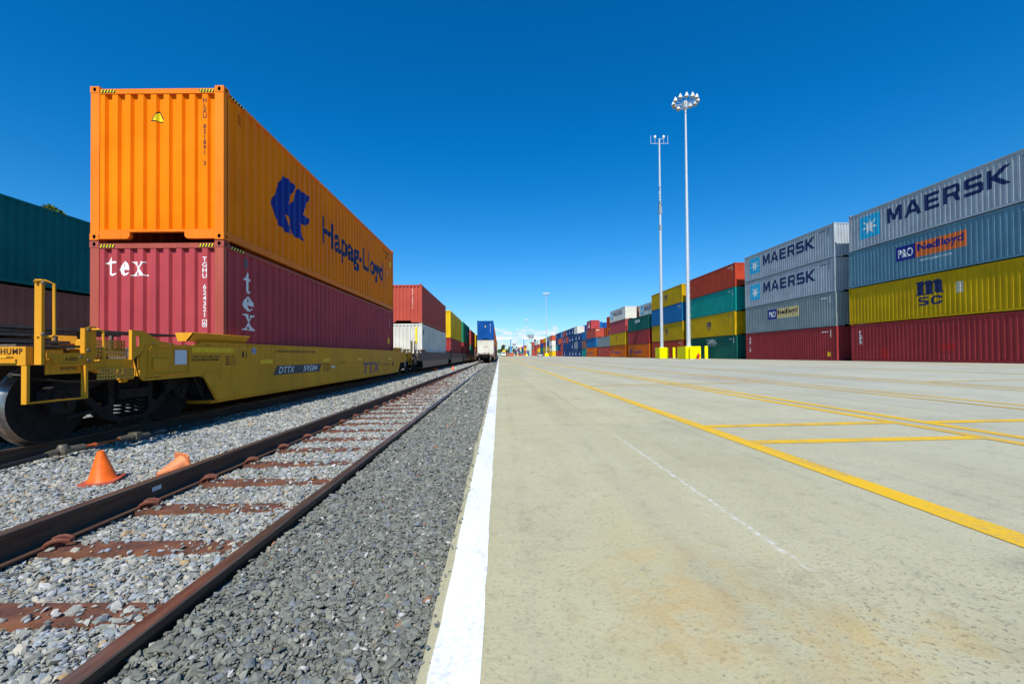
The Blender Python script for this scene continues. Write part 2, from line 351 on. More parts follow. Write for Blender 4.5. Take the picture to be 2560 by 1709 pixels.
def framemb(mb, L, H, tunnel=True):
    h = W/2; g = .10
    for s in (-1, 1):
        for y0, y1 in ((.004, g), (L-.004, L-g)):
            mb.prism([(s*(h-.165),min(y0,y1)),(s*(h-.004),min(y0,y1)),(s*(h-.004),max(y0,y1)),(s*(h-.165),max(y0,y1))], 'z', .10, H-.10)
        mb.box(s*(h-.07), g, H-.115, s*(h-.008), L-g, H-.045)
        mb.box(s*(h-.09), g, .02, s*(h-.006), L-g, .155)
    for y0, y1, yy in ((.006,.08,1), (L-.006,L-.08,-1)):
        mb.box(-h+.165, y0, H-.135, h-.165, y1, H-.045)
        mb.box(-h+.165, y0+yy*.004, .145, h-.165, y1, .19)
        if tunnel:
            for s in (-1, 1):
                mb.prism([(s*1.054,.02),(s*1.054,.144),(s*.50,.144),(s*.50,.07),(s*.53,.03),(s*.56,.02)], 'y', y0+yy*.001, y1)
        else: mb.box(-h+.165, y0+yy*.001, .02, h-.165, y1, .144)
    mb.box(-h+.05, .05, H-.06, h-.05, L-.05, H-.05)
    for k in range(int(L/.28)): mb.box(-h+.08, .2+k*.28, H-.0501, h-.08, .32+k*.28, H-.03)
    mb.box(-h+.10, 1.2, .06, h-.10, L-.12, .12)
    return mb
def castmesh():
    mb = MB(); a, b, c = .165, .162, .118
    mb.add([(0,0,0),(a,0,0),(a,b,0),(0,b,0),(0,0,c),(a,0,c),(a,b,c),(0,b,c)], [(3,2,1,0),(4,5,6,7),(1,2,6,5),(2,3,7,6)])
    vs, fs = curve2d([[(0,0),(a,0),(a,c),(0,c)], ell(a*.5,c*.5,.030,.040,14)]); mb.add([(v[0],0,v[1]) for v in vs], fs)
    vs, fs = curve2d([[(0,0),(b,0),(b,c),(0,c)], ell(b*.5,c*.5,.030,.036,14)]); mb.add([(0,v[0],v[1]) for v in vs], fs)
    mb.mi = 1; mb.box(.035,.035,.005,a-.01,b-.01,c-.005); return mb.mesh('corner_casting', fix=False)  # near-black core box paints the shade inside the casting holes
CAST = castmesh()
def mark(c, art, wall, u, v, w, h, mat, name='marking', lift=.004, raw=False):
    L, H = c['L'], c['H']; bm = bmesh.new(); vs, fs = art
    bv = [bm.verts.new((p[0], p[1], 0) if raw else (u+p[0]*w, v+p[1]*h, 0)) for p in vs]
    for f in fs:
        try: bm.faces.new([bv[i] for i in f])
        except ValueError: pass
    pts = corr('front' if wall == 'rear' else wall, L); us = [p[0] for p in pts]; os_ = [p[1] for p in pts]
    lo = min(x.co.x for x in bm.verts); hi = max(x.co.x for x in bm.verts)
    for q in us:
        if lo+1e-4 < q < hi-1e-4: bmesh.ops.bisect_plane(bm, geom=bm.verts[:]+bm.edges[:]+bm.faces[:], dist=1e-5, plane_co=(q,0,0), plane_no=(1,0,0))
    for x in bm.verts:
        o = 0 if (c.get('flat') or x.co.y > H-.14 or x.co.y < .15) else float(np.interp(x.co.x, us, os_))
        if c.get('rail'): o += .012
        x.co = Vector(xyz(wall, L, x.co.x, x.co.y, o+lift))
    bmesh.ops.recalc_face_normals(bm, faces=bm.faces)
    me = bpy.data.meshes.new(name); bm.to_mesh(me); bm.free()
    return inst(name, me, mat, c['o'])
def railmark(c, art, wall, u, v, w, h, mat, name='hazard_stripe', lift=.004):
    c['rail'] = 1; o = mark(c, art, wall, u, v, w, h, mat, name, lift); c['rail'] = 0; return o

def container(x, y, z, L, H, col, label, group, lod=0, cat='container', fm=None):
    mat = P[col]; k = (round(L,2), round(H,2))
    if lod == 2:
        if ('one',)+k not in CM:
            mb = MB(); framemb(mb, L, H, False)
            for w_ in ('left','right','front','rear'): wallmb(mb, w_, L, H)
            h = W/2
            for s in (-1,1):
                for yy in (0, L-.16):
                    for zz in (0, H-.118): mb.box(s*(h-.165), yy, zz, s*(h+.001), yy+.161, zz+.118)
            CM[('one',)+k] = mb.mesh('shipping_container')
        o = inst('shipping_container', CM[('one',)+k], mat, None, (x,y,z)); tag(o, label, cat, group)
        return {'o': o, 'L': L, 'H': H}
    o = thing('shipping_container', (x,y,z), label, cat, group)
    if ('fr',)+k not in CM:
        mb = MB(); framemb(mb, L, H); CM[('fr',)+k] = mb.mesh('frame')
        for w_ in ('left','right','front','rear'): CM[(w_,)+k] = wallmb(MB(), w_, L, H).mesh('wall')
    inst('frame', CM[('fr',)+k], fm or mat, o)
    for w_ in ('left','right'): inst('side_wall', CM[(w_,)+k], mat, o)
    for w_ in ('front','rear'): inst('end_wall', CM[(w_,)+k], mat, o)
    for sx in (-1,1):
        for yy, sy in ((-.003,1),(L+.003,-1)):
            for zz, sz in ((0,1),(H,-1)):
                q = inst('corner_casting', CAST, [fm or mat, M['dark']], o, (sx*(W/2+.003), yy, zz)); q.scale = (-sx, sy, sz)
    return {'o': o, 'L': L, 'H': H}
def hazard(c, side=True):
    H = c['H']
    for u in (.18, W-.18-.27):
        railmark(c, RECT, 'front', u, H-.118, .27, .055, M['black'], lift=.003); railmark(c, ART['hazard'], 'front', u, H-.118, .27, .055, M['yel'], lift=.006)
    if side:
        railmark(c, RECT, 'right', .20, H-.113, .42, .055, M['black'], lift=.003); railmark(c, ART['hazard'], 'right', .20, H-.113, .42, .055, M['yel'], lift=.006)
def maersk(c, wall='left'):
    H = c['H']
    mark(c, RECT, wall, .95, H*.25, 1.62, 1.62, M['skyblue'], 'emblem_panel', .004)
    mark(c, ART['star'], wall, .95, H*.25, 1.62, 1.62, M['white'], 'star_emblem', .008)
    mark(c, ART['maersk'], wall, 3.1, H*.44, 7.0, 1.02, M['navy'], 'lettering', .004)
def nedlloyd(c, pan, ink):
    H = c['H']
    mark(c, RECT, 'left', 3.75, 1.2, 1.3, .95, M['hlblue'], 'name_panel', .004); mark(c, RECT, 'left', 5.05, 1.2, 2.95, .95, pan, 'name_panel', .004)
    mark(c, text2d('P&O', .03), 'left', 3.88, 1.38, 1.05, .58, M['white'], 'lettering', .008)
    mark(c, text2d('Nedlloyd', .03), 'left', 5.2, 1.42, 2.65, .62, ink, 'lettering', .008)
def msc(c, wall='left', u=5.1, s=1.): mark(c, ART['msc'], wall, u, c['H']*.30, 1.75*s, 1.55*s, M['navy'], 'lettering')
def hapag(c, wall='left', u=1.0, k=.8):
    mark(c, ART['hl'], wall, u, .7, 1.55*k*1.1, 1.25*k*1.1, M['hlblue'], 'emblem')
    mark(c, ART['hlword'], wall, u+2.4, .72, 5.9*k, .95*k, M['hlblue'], 'lettering')
def numbers(c, wall, u, v, w, h, mat, s): mark(c, text2d(s, .016, stack=True), wall, u, v, w, h, mat, 'number_marking')

# ================================================================== SETTING
def gz(x):      # pavement height: falls gently towards the track
    return 0 if x < -.25 else min(.36, (x+.25)*.0135)
def sheet(name, xs, ys, zf, mat, kind='structure'):
    vs = [(x,y,zf(x,y)) for y in ys for x in xs]; n = len(xs)
    fs = [(j*n+i, j*n+i+1, (j+1)*n+i+1, (j+1)*n+i) for j in range(len(ys)-1) for i in range(n-1)]
    me = bpy.data.meshes.new(name); me.from_pydata(vs, [], fs); me.update()
    o = inst(name, me, mat); tag(o, kind=kind); return o
w = NT('dry grass and dirt'); v = w.n('ShaderNodeTexCoord').outputs['Object']
w.put(w.b, 'Base Color', w.mix(w.rng(w.noise(v, .15, 8), .4, .6), (.10,.12,.04), (.20,.17,.10))); w.b.inputs['Roughness'].default_value = .95
sheet('ground', [-4000,-26,4000], [-200,4500], lambda x,y: -.45, w.mat)

# concrete apron
w = NT('weathered concrete'); v = w.n('ShaderNodeTexCoord').outputs['Object']
s_ = w.n('ShaderNodeSeparateXYZ', {0: v}); X_, Y_ = s_.outputs[0], s_.outputs[1]
a = w.noise(w.mp(v, (1., .16, 1.)), 1.1, 7, .6); b = w.noise(v, .6, 6, .6); fine = w.noise(v, 55., 5, .7); mid = w.noise(v, 9., 6, .65)
far = w.rng(X_, 1., 9.)
base = w.mix(far, (.465,.42,.235), (.43,.42,.33))
cc = w.mix(w.rng(a, .35, .68), base, w.mix(.45, base, (.56,.53,.37)))
cc = w.mix(w.m('MULTIPLY', w.rng(b, .48, .70), .34), cc, (.31,.275,.17))
blo = w.noise(w.mp(v, (1.,.6,1.), (4.,2.,0)), 2.6, 8, .68)
cc = w.mix(w.m('MULTIPLY', w.rng(blo, .54, .74), .24), cc, (.255,.235,.14))
cc = w.mix(w.m('MULTIPLY', w.rng(blo, .44, .32), .2), cc, (.60,.57,.42))
cc = w.mix(w.m('MULTIPLY', w.rng(mid, .55, .72), .45), cc, (.27,.245,.15))
cc = w.mix(w.m('MULTIPLY', w.rng(fine, .54, .70), .6), cc, (.15,.14,.10))
cc = w.mix(w.m('MULTIPLY', w.rng(fine, .40, .28), .5), cc, (.52,.51,.42))
stn = w.noise(v, 4.5, 9, .72)
# rust-coloured spill
def blob(cx, cy, rx, ry):
    return w.n('ShaderNodeVectorMath', {0: w.mp(v, (1/rx, 1/ry, 0), (-cx/rx, -cy/ry, 0))}, operation='LENGTH').outputs['Value']
for (cx, cy, rx, ry, st, colr) in ((.95,1.65,.75,.65,.72,(.50,.34,.12)), (.75,2.05,.4,.55,.45,(.54,.40,.17)), (1.4,1.42,.55,.28,.70,(.52,.38,.13)), (.62,1.5,.3,.3,.45,(.52,.37,.14)), (.3,5.6,.9,.35,.5,(.50,.38,.18)), (8.,15.,2.,2.5,.5,(.40,.17,.11)), (2.1,1.25,.7,.45,.45,(.17,.19,.13)), (2.6,1.9,.6,.12,.6,(.16,.13,.09)), (1.25,1.75,.35,.3,.45,(.25,.27,.22)), (2.0,1.0,.6,.2,.6,(.20,.17,.10))):
    m_b = w.m('MULTIPLY', w.rng(blob(cx,cy,rx,ry), 1., .15), w.rng(stn, .42, .60))
    cc = w.mix(w.m('MULTIPLY', m_b, st), cc, colr)
# dark crumbs and scuffs in the corner towards the right
crumb = w.m('MULTIPLY', w.rng(blob(1.9,1.3,1.5,.9), 1., .4), w.rng(w.noise(v, 55., 4, .65), .56, .66))
cc = w.mix(w.m('MULTIPLY', crumb, .5), cc, (.10,.075,.035))
# chalky scrape and saw cut at x = 1.4
dx = w.m('ABSOLUTE', w.m('SUBTRACT', X_, w.m('ADD', 1.37, w.m('MULTIPLY', mid, .06))))
scr = w.m('MULTIPLY', w.rng(dx, .022, .004), w.m('MULTIPLY', w.m('MULTIPLY', w.rng(Y_, 1.75, 2.1), w.rng(Y_, 5.6, 4.6)), w.rng(w.noise(w.mp(v,(4.,3.,1.)), 5., 6, .75), .42, .58)))
cc = w.mix(w.m('MULTIPLY', scr, .7), cc, (.68,.67,.66))
scu = w.rng(w.noise(w.mp(v, (3.5, 14., 1.), (3.,1.,0)), 1.3, 5, .6), .70, .76)
cc = w.mix(w.m('MULTIPLY', w.m('MULTIPLY', scu, w.rng(w.noise(v, .5, 2), .45, .6)), .6), cc, (.55,.54,.50))
# tyre darkening along the lanes
lane = w.rng(w.noise(w.mp(v, (1.3, .02, 1.)), 1.2, 4, .6), .48, .7)
cc = w.mix(w.m('MULTIPLY', lane, .24), cc, (.23,.22,.18))
slab = w.n('ShaderNodeTexWhiteNoise', {'Vector': w.n('ShaderNodeCombineXYZ', {0: w.m('FLOOR', w.m('ADD', w.m('DIVIDE', w.m('ADD', X_, 1.25), 5.3), .5)), 1: w.m('FLOOR', w.m('ADD', w.m('DIVIDE', w.m('ADD', Y_, 3.1), 6.), .5))}).outputs[0]}).outputs[0]
cc = w.mix(w.m('MULTIPLY', slab, .22), cc, (.25,.25,.22))
wave = w.n('ShaderNodeTexWave', {'Vector': w.mp(v, (1., .045, 1.), (.3,0,0)), 'Scale': .42, 'Distortion': 5.5, 'Detail': 3., 'Detail Scale': .6}, bands_direction='X').outputs['Fac']
tyre = w.m('MULTIPLY', w.m('MULTIPLY', w.rng(wave, .955, .99), w.rng(mid, .35, .6)), w.rng(b, .42, .58))
cc = w.mix(w.m('MULTIPLY', tyre, .16), cc, (.13,.125,.11))
crk = w.n('ShaderNodeTexVoronoi', {'Vector': w.n('ShaderNodeVectorMath', {0: v, 1: w.n('ShaderNodeTexNoise', {'Vector': v, 'Scale': 2.2, 'Detail': 5}).outputs['Color']}, operation='ADD').outputs[0], 'Scale': .22}, feature='DISTANCE_TO_EDGE').outputs['Distance']
cc = w.mix(w.m('MULTIPLY', w.m('MULTIPLY', w.rng(crk, .0016, .0004), w.rng(b, .48, .56)), .22), cc, (.12,.11,.08))
# slab joints
nearj = w.m('MAXIMUM', w.rng(X_, 2.5, 3.), w.rng(Y_, 5.5, 9.))
jx = w.m('ABSOLUTE', w.m('SUBTRACT', w.m('FRACT', w.m('DIVIDE', w.m('ADD', X_, 1.25), 5.3)), .5))
jy = w.m('ABSOLUTE', w.m('SUBTRACT', w.m('FRACT', w.m('DIVIDE', w.m('ADD', Y_, 3.1), 6.)), .5))
jm = w.m('MAXIMUM', w.m('MULTIPLY', nearj, w.rng(jx, .0020, .0012)), w.rng(jy, .0015, .0009))
cc = w.mix(w.m('MULTIPLY', jm, .5), cc, (.12,.11,.09))
w.put(w.b, 'Base Color', cc); w.b.inputs['Roughness'].default_value = .88
w.bump(w.m('ADD', fine, w.m('MULTIPLY', mid, 1.5)), .5, .006)
CONC = w.mat
ys = list(np.arange(-6, 30, .12))+list(np.arange(30, 120, 1.))+[120+40*i for i in range(0, 80)]
rr = np.random.RandomState(3); edge = {}
e1 = np.convolve(rr.randn(len(ys)+8), np.ones(5)/5, 'same')
xs = [-.27, -.24, -.1, 4, 10, 18, 26.42, 60, 400]
vs = []
for j, y in enumerate(ys):
    for i, x in enumerate(xs): vs.append((x+(e1[j]*.011 if i == 0 else (e1[j]*.004 if i == 1 else 0)), y, -.012 if i == 0 else gz(x)))
n = len(xs); fs = [(j*n+i, j*n+i+1, (j+1)*n+i+1, (j+1)*n+i) for j in range(len(ys)-1) for i in range(n-1)]
o0 = len(vs)
for j, y in enumerate(ys): vs.append((-.275+e1[j]*.011, y, -.3))
fs += [(o0+j, j*n, (j+1)*n, o0+j+1) for j in range(len(ys)-1)]
me = bpy.data.meshes.new('pavement'); me.from_pydata(vs, [], fs); me.update(); tag(inst('pavement', me, CONC), kind='structure')

def linepaint(name, c, wear=.4, thr=.62):
    w = NT(name); v = w.n('ShaderNodeTexCoord').outputs['Object']
    f = w.noise(v, 40., 6, .7); g = w.noise(w.mp(v,(1.,.3,1.)), 3., 5, .6)
    cc = w.mix(w.m('MULTIPLY', w.rng(w.m('ADD', w.m('MULTIPLY', f, .5), w.m('MULTIPLY', g, .5)), thr-.08, thr), wear), c, tuple(x*.4+.1 for x in c))
    w.put(w.b, 'Base Color', cc); w.b.inputs['Roughness'].default_value = .6; w.bump(f, .2, .003); return w.mat
WL = linepaint('white line paint', (.80,.80,.78), .5, .58); YL = linepaint('yellow line paint', (.76,.45,.004), .6, .575); YF = linepaint('worn yellow line paint', (.66,.42,.05), .75, .55)
def line(x0, y0, x1, y1, mat, rag=0):
    ysl = [y for y in ys if y0 < y < y1]; ysl = [y0]+ysl+[y1] if ysl else [y0, y1]
    vs, fs = [], []
    for y in ysl:
        a_, b_ = x0+random.uniform(-rag, rag), x1+random.uniform(-rag, rag)
        vs += [(a_, y, gz(a_)+.004), (b_, y, gz(b_)+.004)]
    fs = [(2*i, 2*i+1, 2*i+3, 2*i+2) for i in range(len(ysl)-1)]
    me = bpy.data.meshes.new('painted_line'); me.from_pydata(vs, [], fs); me.update(); tag(inst('painted_line', me, mat), kind='structure')
line(-.228, -5, -.065, 900, WL, .0035)
line(2.56, -5, 2.74, 900, YL, .002)
for x0, x1, m_ in ((5.14,5.29,YL),(5.50,5.65,YL),(7.95,8.10,YF),(8.45,8.60,YF),(11.2,11.35,YF),(11.8,11.95,YF),(17.2,17.4,YF),(23.6,23.8,YF)): line(x0, -5, x1, 500, m_)
for yy, x0, x1, m_ in ((5.42,2.742,5.138,YL),(4.42,2.742,5.138,YL),(5.38,5.652,7.948,YL),(12.7,2.742,7.94,YF),(11.6,11.96,17.19,YF)):
    me = bpy.data.meshes.new('painted_line'); me.from_pydata([(x0,yy,gz(x0)+.004),(x1,yy,gz(x1)+.004),(x1,yy+.17,gz(x1)+.004),(x0,yy+.17,gz(x0)+.004)], [], [(0,1,2,3)]); me.update(); tag(inst('painted_line', me, m_), kind='structure')

# ballast bed and stones
BX = [-30,-12,-7.6,-7.0,-5.6,-4.9,-4.2,-3.2,-2.88,-2.7,-2.4,-2.0,-1.5,-1.34,-1.29,-1.1,-.6,-.27]
BZ = [-.42,-.36,-.20,-.17,-.17,-.155,-.155,-.15,-.165,-.19,-.185,-.178,-.16,-.15,-.045,-.045,-.045,-.035]
def bz(x): return float(np.interp(x, BX, BZ))
def bed():
    w = NT('ballast bed'); v = w.n('ShaderNodeTexCoord').outputs['Object']
    X_ = w.n('ShaderNodeSeparateXYZ', {0: v}).outputs[0]
    vo = w.n('ShaderNodeTexVoronoi', {'Vector': v, 'Scale': 19.}); vc = w.n('ShaderNodeSeparateColor', {0: vo.outputs['Color']})
    lum = w.rng(vc.outputs[0], 0., 1., .55, 1.35)
    k = w.rng(X_, -1.45, -1.15)
    c0 = w.mix(k, (.33,.325,.30), (.185,.205,.195))
    mul = w.n('ShaderNodeVectorMath', {0: c0, 1: w.n('ShaderNodeCombineXYZ', {0: lum, 1: lum, 2: lum}).outputs[0]}, operation='MULTIPLY').outputs[0]
    edge_ = w.rng(vo.outputs['Distance'], .38, .62)  # cell edges go dark: shade in the gaps between stones, put into the colour
    w.put(w.b, 'Base Color', w.mix(w.m('MULTIPLY', edge_, .55), mul, (.06,.06,.055))); w.b.inputs['Roughness'].default_value = .9
    w.bump(w.m('SUBTRACT', 1., vo.outputs['Distance']), .9, .035); return w.mat
sheet('ballast_bed', BX, [-6+2*i for i in range(60)]+[120+60*i for i in range(20)], lambda x,y: bz(x)-.012, bed())

TIE0, TIEP = 1.79, .662
def stones():
    g = np.random.RandomState(11)
    ph = (1+5**.5)/2
    ico = np.array([(-1,ph,0),(1,ph,0),(-1,-ph,0),(1,-ph,0),(0,-1,ph),(0,1,ph),(0,-1,-ph),(0,1,-ph),(ph,0,-1),(ph,0,1),(-ph,0,-1),(-ph,0,1)])/1.9
    icf = np.array([(0,11,5),(0,5,1),(0,1,7),(0,7,10),(0,10,11),(1,5,9),(5,11,4),(11,10,2),(10,7,6),(7,1,8),(3,9,4),(3,4,2),(3,2,6),(3,6,8),(3,8,9),(4,9,5),(2,4,11),(6,2,10),(8,6,7),(9,8,1)])
    oc = np.array([(1,0,0),(-1,0,0),(0,1,0),(0,-1,0),(.2,.1,1),(0,-.1,-1),(.7,.6,.5),(-.6,-.7,.5)]); 
    of = np.array([(0,6,4),(6,2,4),(2,1,4),(1,7,4),(7,3,4),(3,0,4),(0,2,6),(1,3,7),(2,0,5),(1,2,5),(3,1,5),(0,3,5)])
    def place(n, x0, x1, y0, y1, size, proto, faces, dark):
        x = g.uniform(x0, x1, n); y = g.uniform(y0, y1, n)
        keep = np.ones(n, bool)
        for rx in (-5.48, -2.824, -1.317, -6.98): keep &= ~(np.abs(x-rx) < .046)
        ph_ = (y-TIE0) % TIEP; ontie = (ph_ > .03) & (ph_ < .20) & (((x > -3.2) & (x < -1.05)))
        frac = np.where(x > -1.65, .6, np.where(x > -2.05, .26, .10))
        keep &= ~(ontie & (g.rand(n) > frac*(size/.05 if size < .05 else 1)))
        x, y, ontie = x[keep], y[keep], ontie[keep]; n = len(x)
        s = size*g.lognormal(0, .30, n)*.5
        sc3 = np.stack([s*g.uniform(.9,1.8,n), s*g.uniform(.7,1.25,n), s*g.uniform(.35,.8,n)], 1)
        V = proto[None]*(1+g.uniform(-.42,.34,(n,len(proto),1)))*sc3[:,None,:]
        th, tl, tm = g.uniform(0,6.28,n), g.normal(0,.38,n), g.normal(0,.38,n)
        def rot(V, t, i, j):
            c, s_ = np.cos(t)[:,None], np.sin(t)[:,None]; a, b = V[:,:,i].copy(), V[:,:,j].copy(); V[:,:,i] = a*c-b*s_; V[:,:,j] = a*s_+b*c
        rot(V, tl, 0, 2); rot(V, tm, 1, 2); rot(V, th, 0, 1)
        z = np.interp(x, BX, BZ)+g.uniform(-.014,.012,n); z = np.where(ontie, np.maximum(z, -.150+s*.3), z)
        V += np.stack([x,y,z],1)[:,None,:]
        if dark:
            b_ = g.normal(.15,.035,n).clip(.07,.28); C = np.stack([b_*1.02,b_*1.05,b_*.84],1)
            t = g.rand(n); C[t<.10] = np.array([.13,.15,.165])*g.uniform(.8,1.2,((t<.10).sum(),1)); C[(t>.10)&(t<.16)] = (.23,.215,.16); C[(t>.975)] = (.46,.44,.41); C[(t>.165)&(t<.168)] = (.36,.13,.045)
        else:
            b_ = g.normal(.265,.075,n).clip(.10,.5); C = np.stack([b_*1.02,b_*1.02,b_*.87],1); t = g.rand(n)
            k = t < .22; C[k] = np.array([.26,.29,.315])*g.uniform(.7,1.3,(k.sum(),1))
            k = (t > .22)&(t < .36); C[k] = np.array([.40,.36,.28])*g.uniform(.7,1.3,(k.sum(),1))
            k = (t > .36)&(t < .44); C[k] = np.array([.46,.45,.42])*g.uniform(.8,1.2,(k.sum(),1))
            k = (t > .44)&(t < .452+.03*(np.abs(y-3.0)<1.2)); C[k] = (.40,.25,.10)
            k = (t > .50)&(t < .62); C[k] = np.array([.17,.185,.16])*g.uniform(.8,1.2,(k.sum(),1))
        m = len(proto)
        F = (faces[None]+(np.arange(n)*m)[:,None,None]).reshape(-1,3)
        return V.reshape(-1,3), F, np.repeat(C, m, 0)
    def emit(name, batches, label, mat):
        Vs, Fs, Cs = [], [], []; o = 0
        for V, F, C in batches: Vs.append(V); Fs.append(F+o); Cs.append(C); o += len(V)
        V, F, C = np.concatenate(Vs), np.concatenate(Fs), np.concatenate(Cs)
        me = bpy.data.meshes.new(name); me.vertices.add(len(V)); me.vertices.foreach_set('co', V.astype('f').ravel())
        me.loops.add(F.size); me.loops.foreach_set('vertex_index', F.astype('i').ravel())
        me.polygons.add(len(F)); me.polygons.foreach_set('loop_start', np.arange(0, F.size, 3, dtype='i'))
        at = me.color_attributes.new('stone', 'FLOAT_COLOR', 'POINT'); at.data.foreach_set('color', np.concatenate([C, np.ones((len(C),1))],1).astype('f').ravel())
        me.update(); me.validate(); me.shade_flat()
        tag(inst(name, me, mat), label, 'ballast', None, 'stuff')
    w = NT('crushed stone'); at = w.n('ShaderNodeAttribute', attribute_name='stone'); v = w.n('ShaderNodeTexCoord').outputs['Object']
    f = w.noise(v, 70., 4, .6)
    w.put(w.b, 'Base Color', w.mix(w.rng(f,.35,.65), w.mix(.25, at.outputs['Color'], (.08,.08,.07)), w.mix(.12, at.outputs['Color'], (.5,.48,.44))))
    w.b.inputs['Roughness'].default_value = .85; w.bump(f, .5, .004)
    def cnt(x0,x1,y0,y1,d): return int((x1-x0)*(y1-y0)*d)
    B = []
    for x0,x1,y0,y1,d,s in ((-4.2,-1.32,.7,3.6,3500,.012),(-4.9,-1.32,.5,4.2,3300,.0265),(-4.9,-1.32,4.2,8.5,2200,.031),(-6.9,-4.9,3.4,9,900,.036),(-6.4,-1.2,8.5,17,800,.043),(-6.4,-1.2,17,34,230,.075),(-5.4,-1.2,34,62,80,.11)):
        near = y1 < 9; B.append(place(cnt(x0,x1,y0,y1,d), x0,x1,y0,y1, s, ico if near else oc, icf if near else of, False))
    emit('ballast_stones', B, 'pale mixed grey and tan crushed stone between and left of the rails', w.mat)
    B = []
    for x0,x1,y0,y1,d,s in ((-1.285,-.26,.3,3.4,7000,.010),(-1.285,-.26,.3,3.6,4600,.0215),(-1.285,-.26,3.6,8,3200,.026),(-1.24,-.26,8,17,900,.045),(-1.24,-.26,17,60,200,.09)):
        near = y1 < 9; B.append(place(cnt(x0,x1,y0,y1,d), x0,x1,y0,y1, s, ico if near else oc, icf if near else of, True))
    B.append(place(260, -.30,-.215,.3,9., .014, ico, icf, True)); B[-1][0][:,2] = np.maximum(B[-1][0][:,2]+.036, -.006)
    emit('ballast_stones', B, 'dark green grey crushed stone between the near rail and the white line', w.mat)
stones()

# ================================================================== TRACKS
def railprof(): # x,z ; head top at z=0
    return [(-.036,-.004),(-.030,0),(.030,0),(.036,-.004),(.036,-.034),(.010,-.046),(.009,-.140),(.026,-.150),(.070,-.160),(.070,-.172),(-.070,-.172),(-.070,-.160),(-.026,-.150),(-.009,-.140),(-.010,-.046),(-.036,-.034)]
def track(xc, y0, y1, label, nsl, zr=.02, clips=45):
    t = thing('railway_track', (xc, 0, zr), label, 'railway track', 'railway tracks')
    for s in (-1,1):
        mb = MB()
        mb.prism([(s*.7535+a, b) for a, b in railprof()], 'y', y0, y1); mb.build('rail', M['rail'], t)
    sm = MB(); sm.prism([(-1.25,-.24),(-1.22,-.173),(1.22,-.173),(1.25,-.24)], 'y', .035, .195); sm = sm.mesh('sleeper')
    cm = MB(); pts = []
    for q in [(.0,.0,.0),(.02,.0,.018),(.05,.01,.03),(.085,.02,.03),(.11,.045,.02),(.105,.075,.018),(.08,.09,.022),(.05,.085,.03),(.02,.075,.03),(-.01,.065,.018)]: pts.append(q)
    cm.tube(pts, .011, 7); cm.box(.0,.02,-.02,.05,.07,.012); cm = cm.mesh('rail_clip', True)
    for k in range(nsl):
        so_ = inst('sleeper', sm, M['tie'], t, (0, TIE0+TIEP*(k-2), 0))
        if k < clips:
            for s in (-1,1):
                c = inst('rail_clip', cm, M['clip'], so_, (s*(.7535-.068), .07, -.158)); c.scale = (-s, 1, 1.25)
    return t
TR2 = track(-2.070, -4, 900, 'nearest empty railway track with rusty steel sleepers beside the concrete apron', 96)
track(-6.23, -4, 900, 'railway track under the near double-stack train at the left', 60, 0, 12)
tr3 = track(-16.7, -4, 300, 'farther railway track under the teal container at the far left', 40, -.1, 0)
mb = MB(); mb.box(.7535+.0095-1.507, 3.38, -.10, .7535+.0105-1.507, 3.47, -.065); mb.build('sticker', M['sticker'], TR2)

# ================================================================== RAIL CARS
def wheelmesh():
    mb = MB()
    prof = [(.05,-.07),(.36,-.05),(.40,-.068),(.455,-.068),(.462,.03),(.472,.045),(.487,.052),(.487,.066),(.46,.072),(.41,.072),(.37,.045),(.12,.02),(.11,.07),(.05,.07)]
    n = 48; vs = []; 
    for r, h in prof:
        for k in range(n): a = 2*math.pi*k/n; vs.append((-h, r*math.cos(a), r*math.sin(a)))
    for i in range(len(prof)-1):
        mb.mi = 1 if i in (3,4,5,6) else 0
        mb.add([], [])
        for k in range(n): mb.f.append((i*n+k, i*n+(k+1)%n, (i+1)*n+(k+1)%n, (i+1)*n+k)); mb.m.append(mb.mi)
    mb.v = vs; return mb.mesh('wheel', True)
WHEEL = wheelmesh()
def bogie_meshes():
    b = {}
    b['bolster'] = MB().box(-1.0,-.17,.42,1.0,.17,.68).lathe([(.3,.68),(.3,.8)], 'z', n=20).box(-.9,-.55,.33,.9,-.45,.43).box(-.9,.45,.33,.9,.55,.43).mesh('bogie')
    out = [(-1.12,.50),(-1.12,.62),(-.98,.70),(-.62,.74),(-.30,.80),(.30,.80),(.62,.74),(.98,.70),(1.12,.62),(1.12,.50),(.98,.44),(.80,.46),(.70,.50),(.42,.22),(.22,.14),(-.22,.14),(-.42,.22),(-.70,.50),(-.80,.46),(-.98,.44)]
    h1 = [(-.62,.62),(-.36,.70),(-.34,.40),(-.42,.36),(-.60,.52)]; h3 = [(-a_, b_) for a_, b_ in h1]
    h2 = [(-.26,.72),(.26,.72),(.28,.26),(.18,.20),(-.18,.20),(-.28,.26)]
    vs, fs = curve2d([out, h1, h2, h3], .055); mb = MB(); mb.add([(v[2],v[0],v[1]) for v in vs], fs)
    mb.box(-.09,-.3,.745,.09,.3,.80); mb.tube([(.06,-1.0,.70),(.06,-.62,.75),(.06,-.3,.81),(.06,.3,.81),(.06,.62,.75),(.06,1.0,.70)], .03, 6)
    b['side'] = mb.mesh('side_frame')
    mb = MB()
    for q in (-.15, 0, .15):
        pts = [(.085*math.cos(t*.9), q+.068*math.sin(t*.9), .20+.26*t/36) for t in range(37)]; mb.tube(pts, .013, 6)
    mb.box(-.10,-.24,.46,.10,.24,.58); b['spring'] = mb.mesh('spring_set', True)
    b['bear'] = MB().lathe([(.02,-.13),(.10,-.13),(.12,-.10),(.12,.04),(.10,.06)], 'x', n=20).lathe([(.05,.06),(.045,.09),(.01,.095)], 'x', n=12).mesh('axle_bearing', True)
    return b
BG = bogie_meshes()
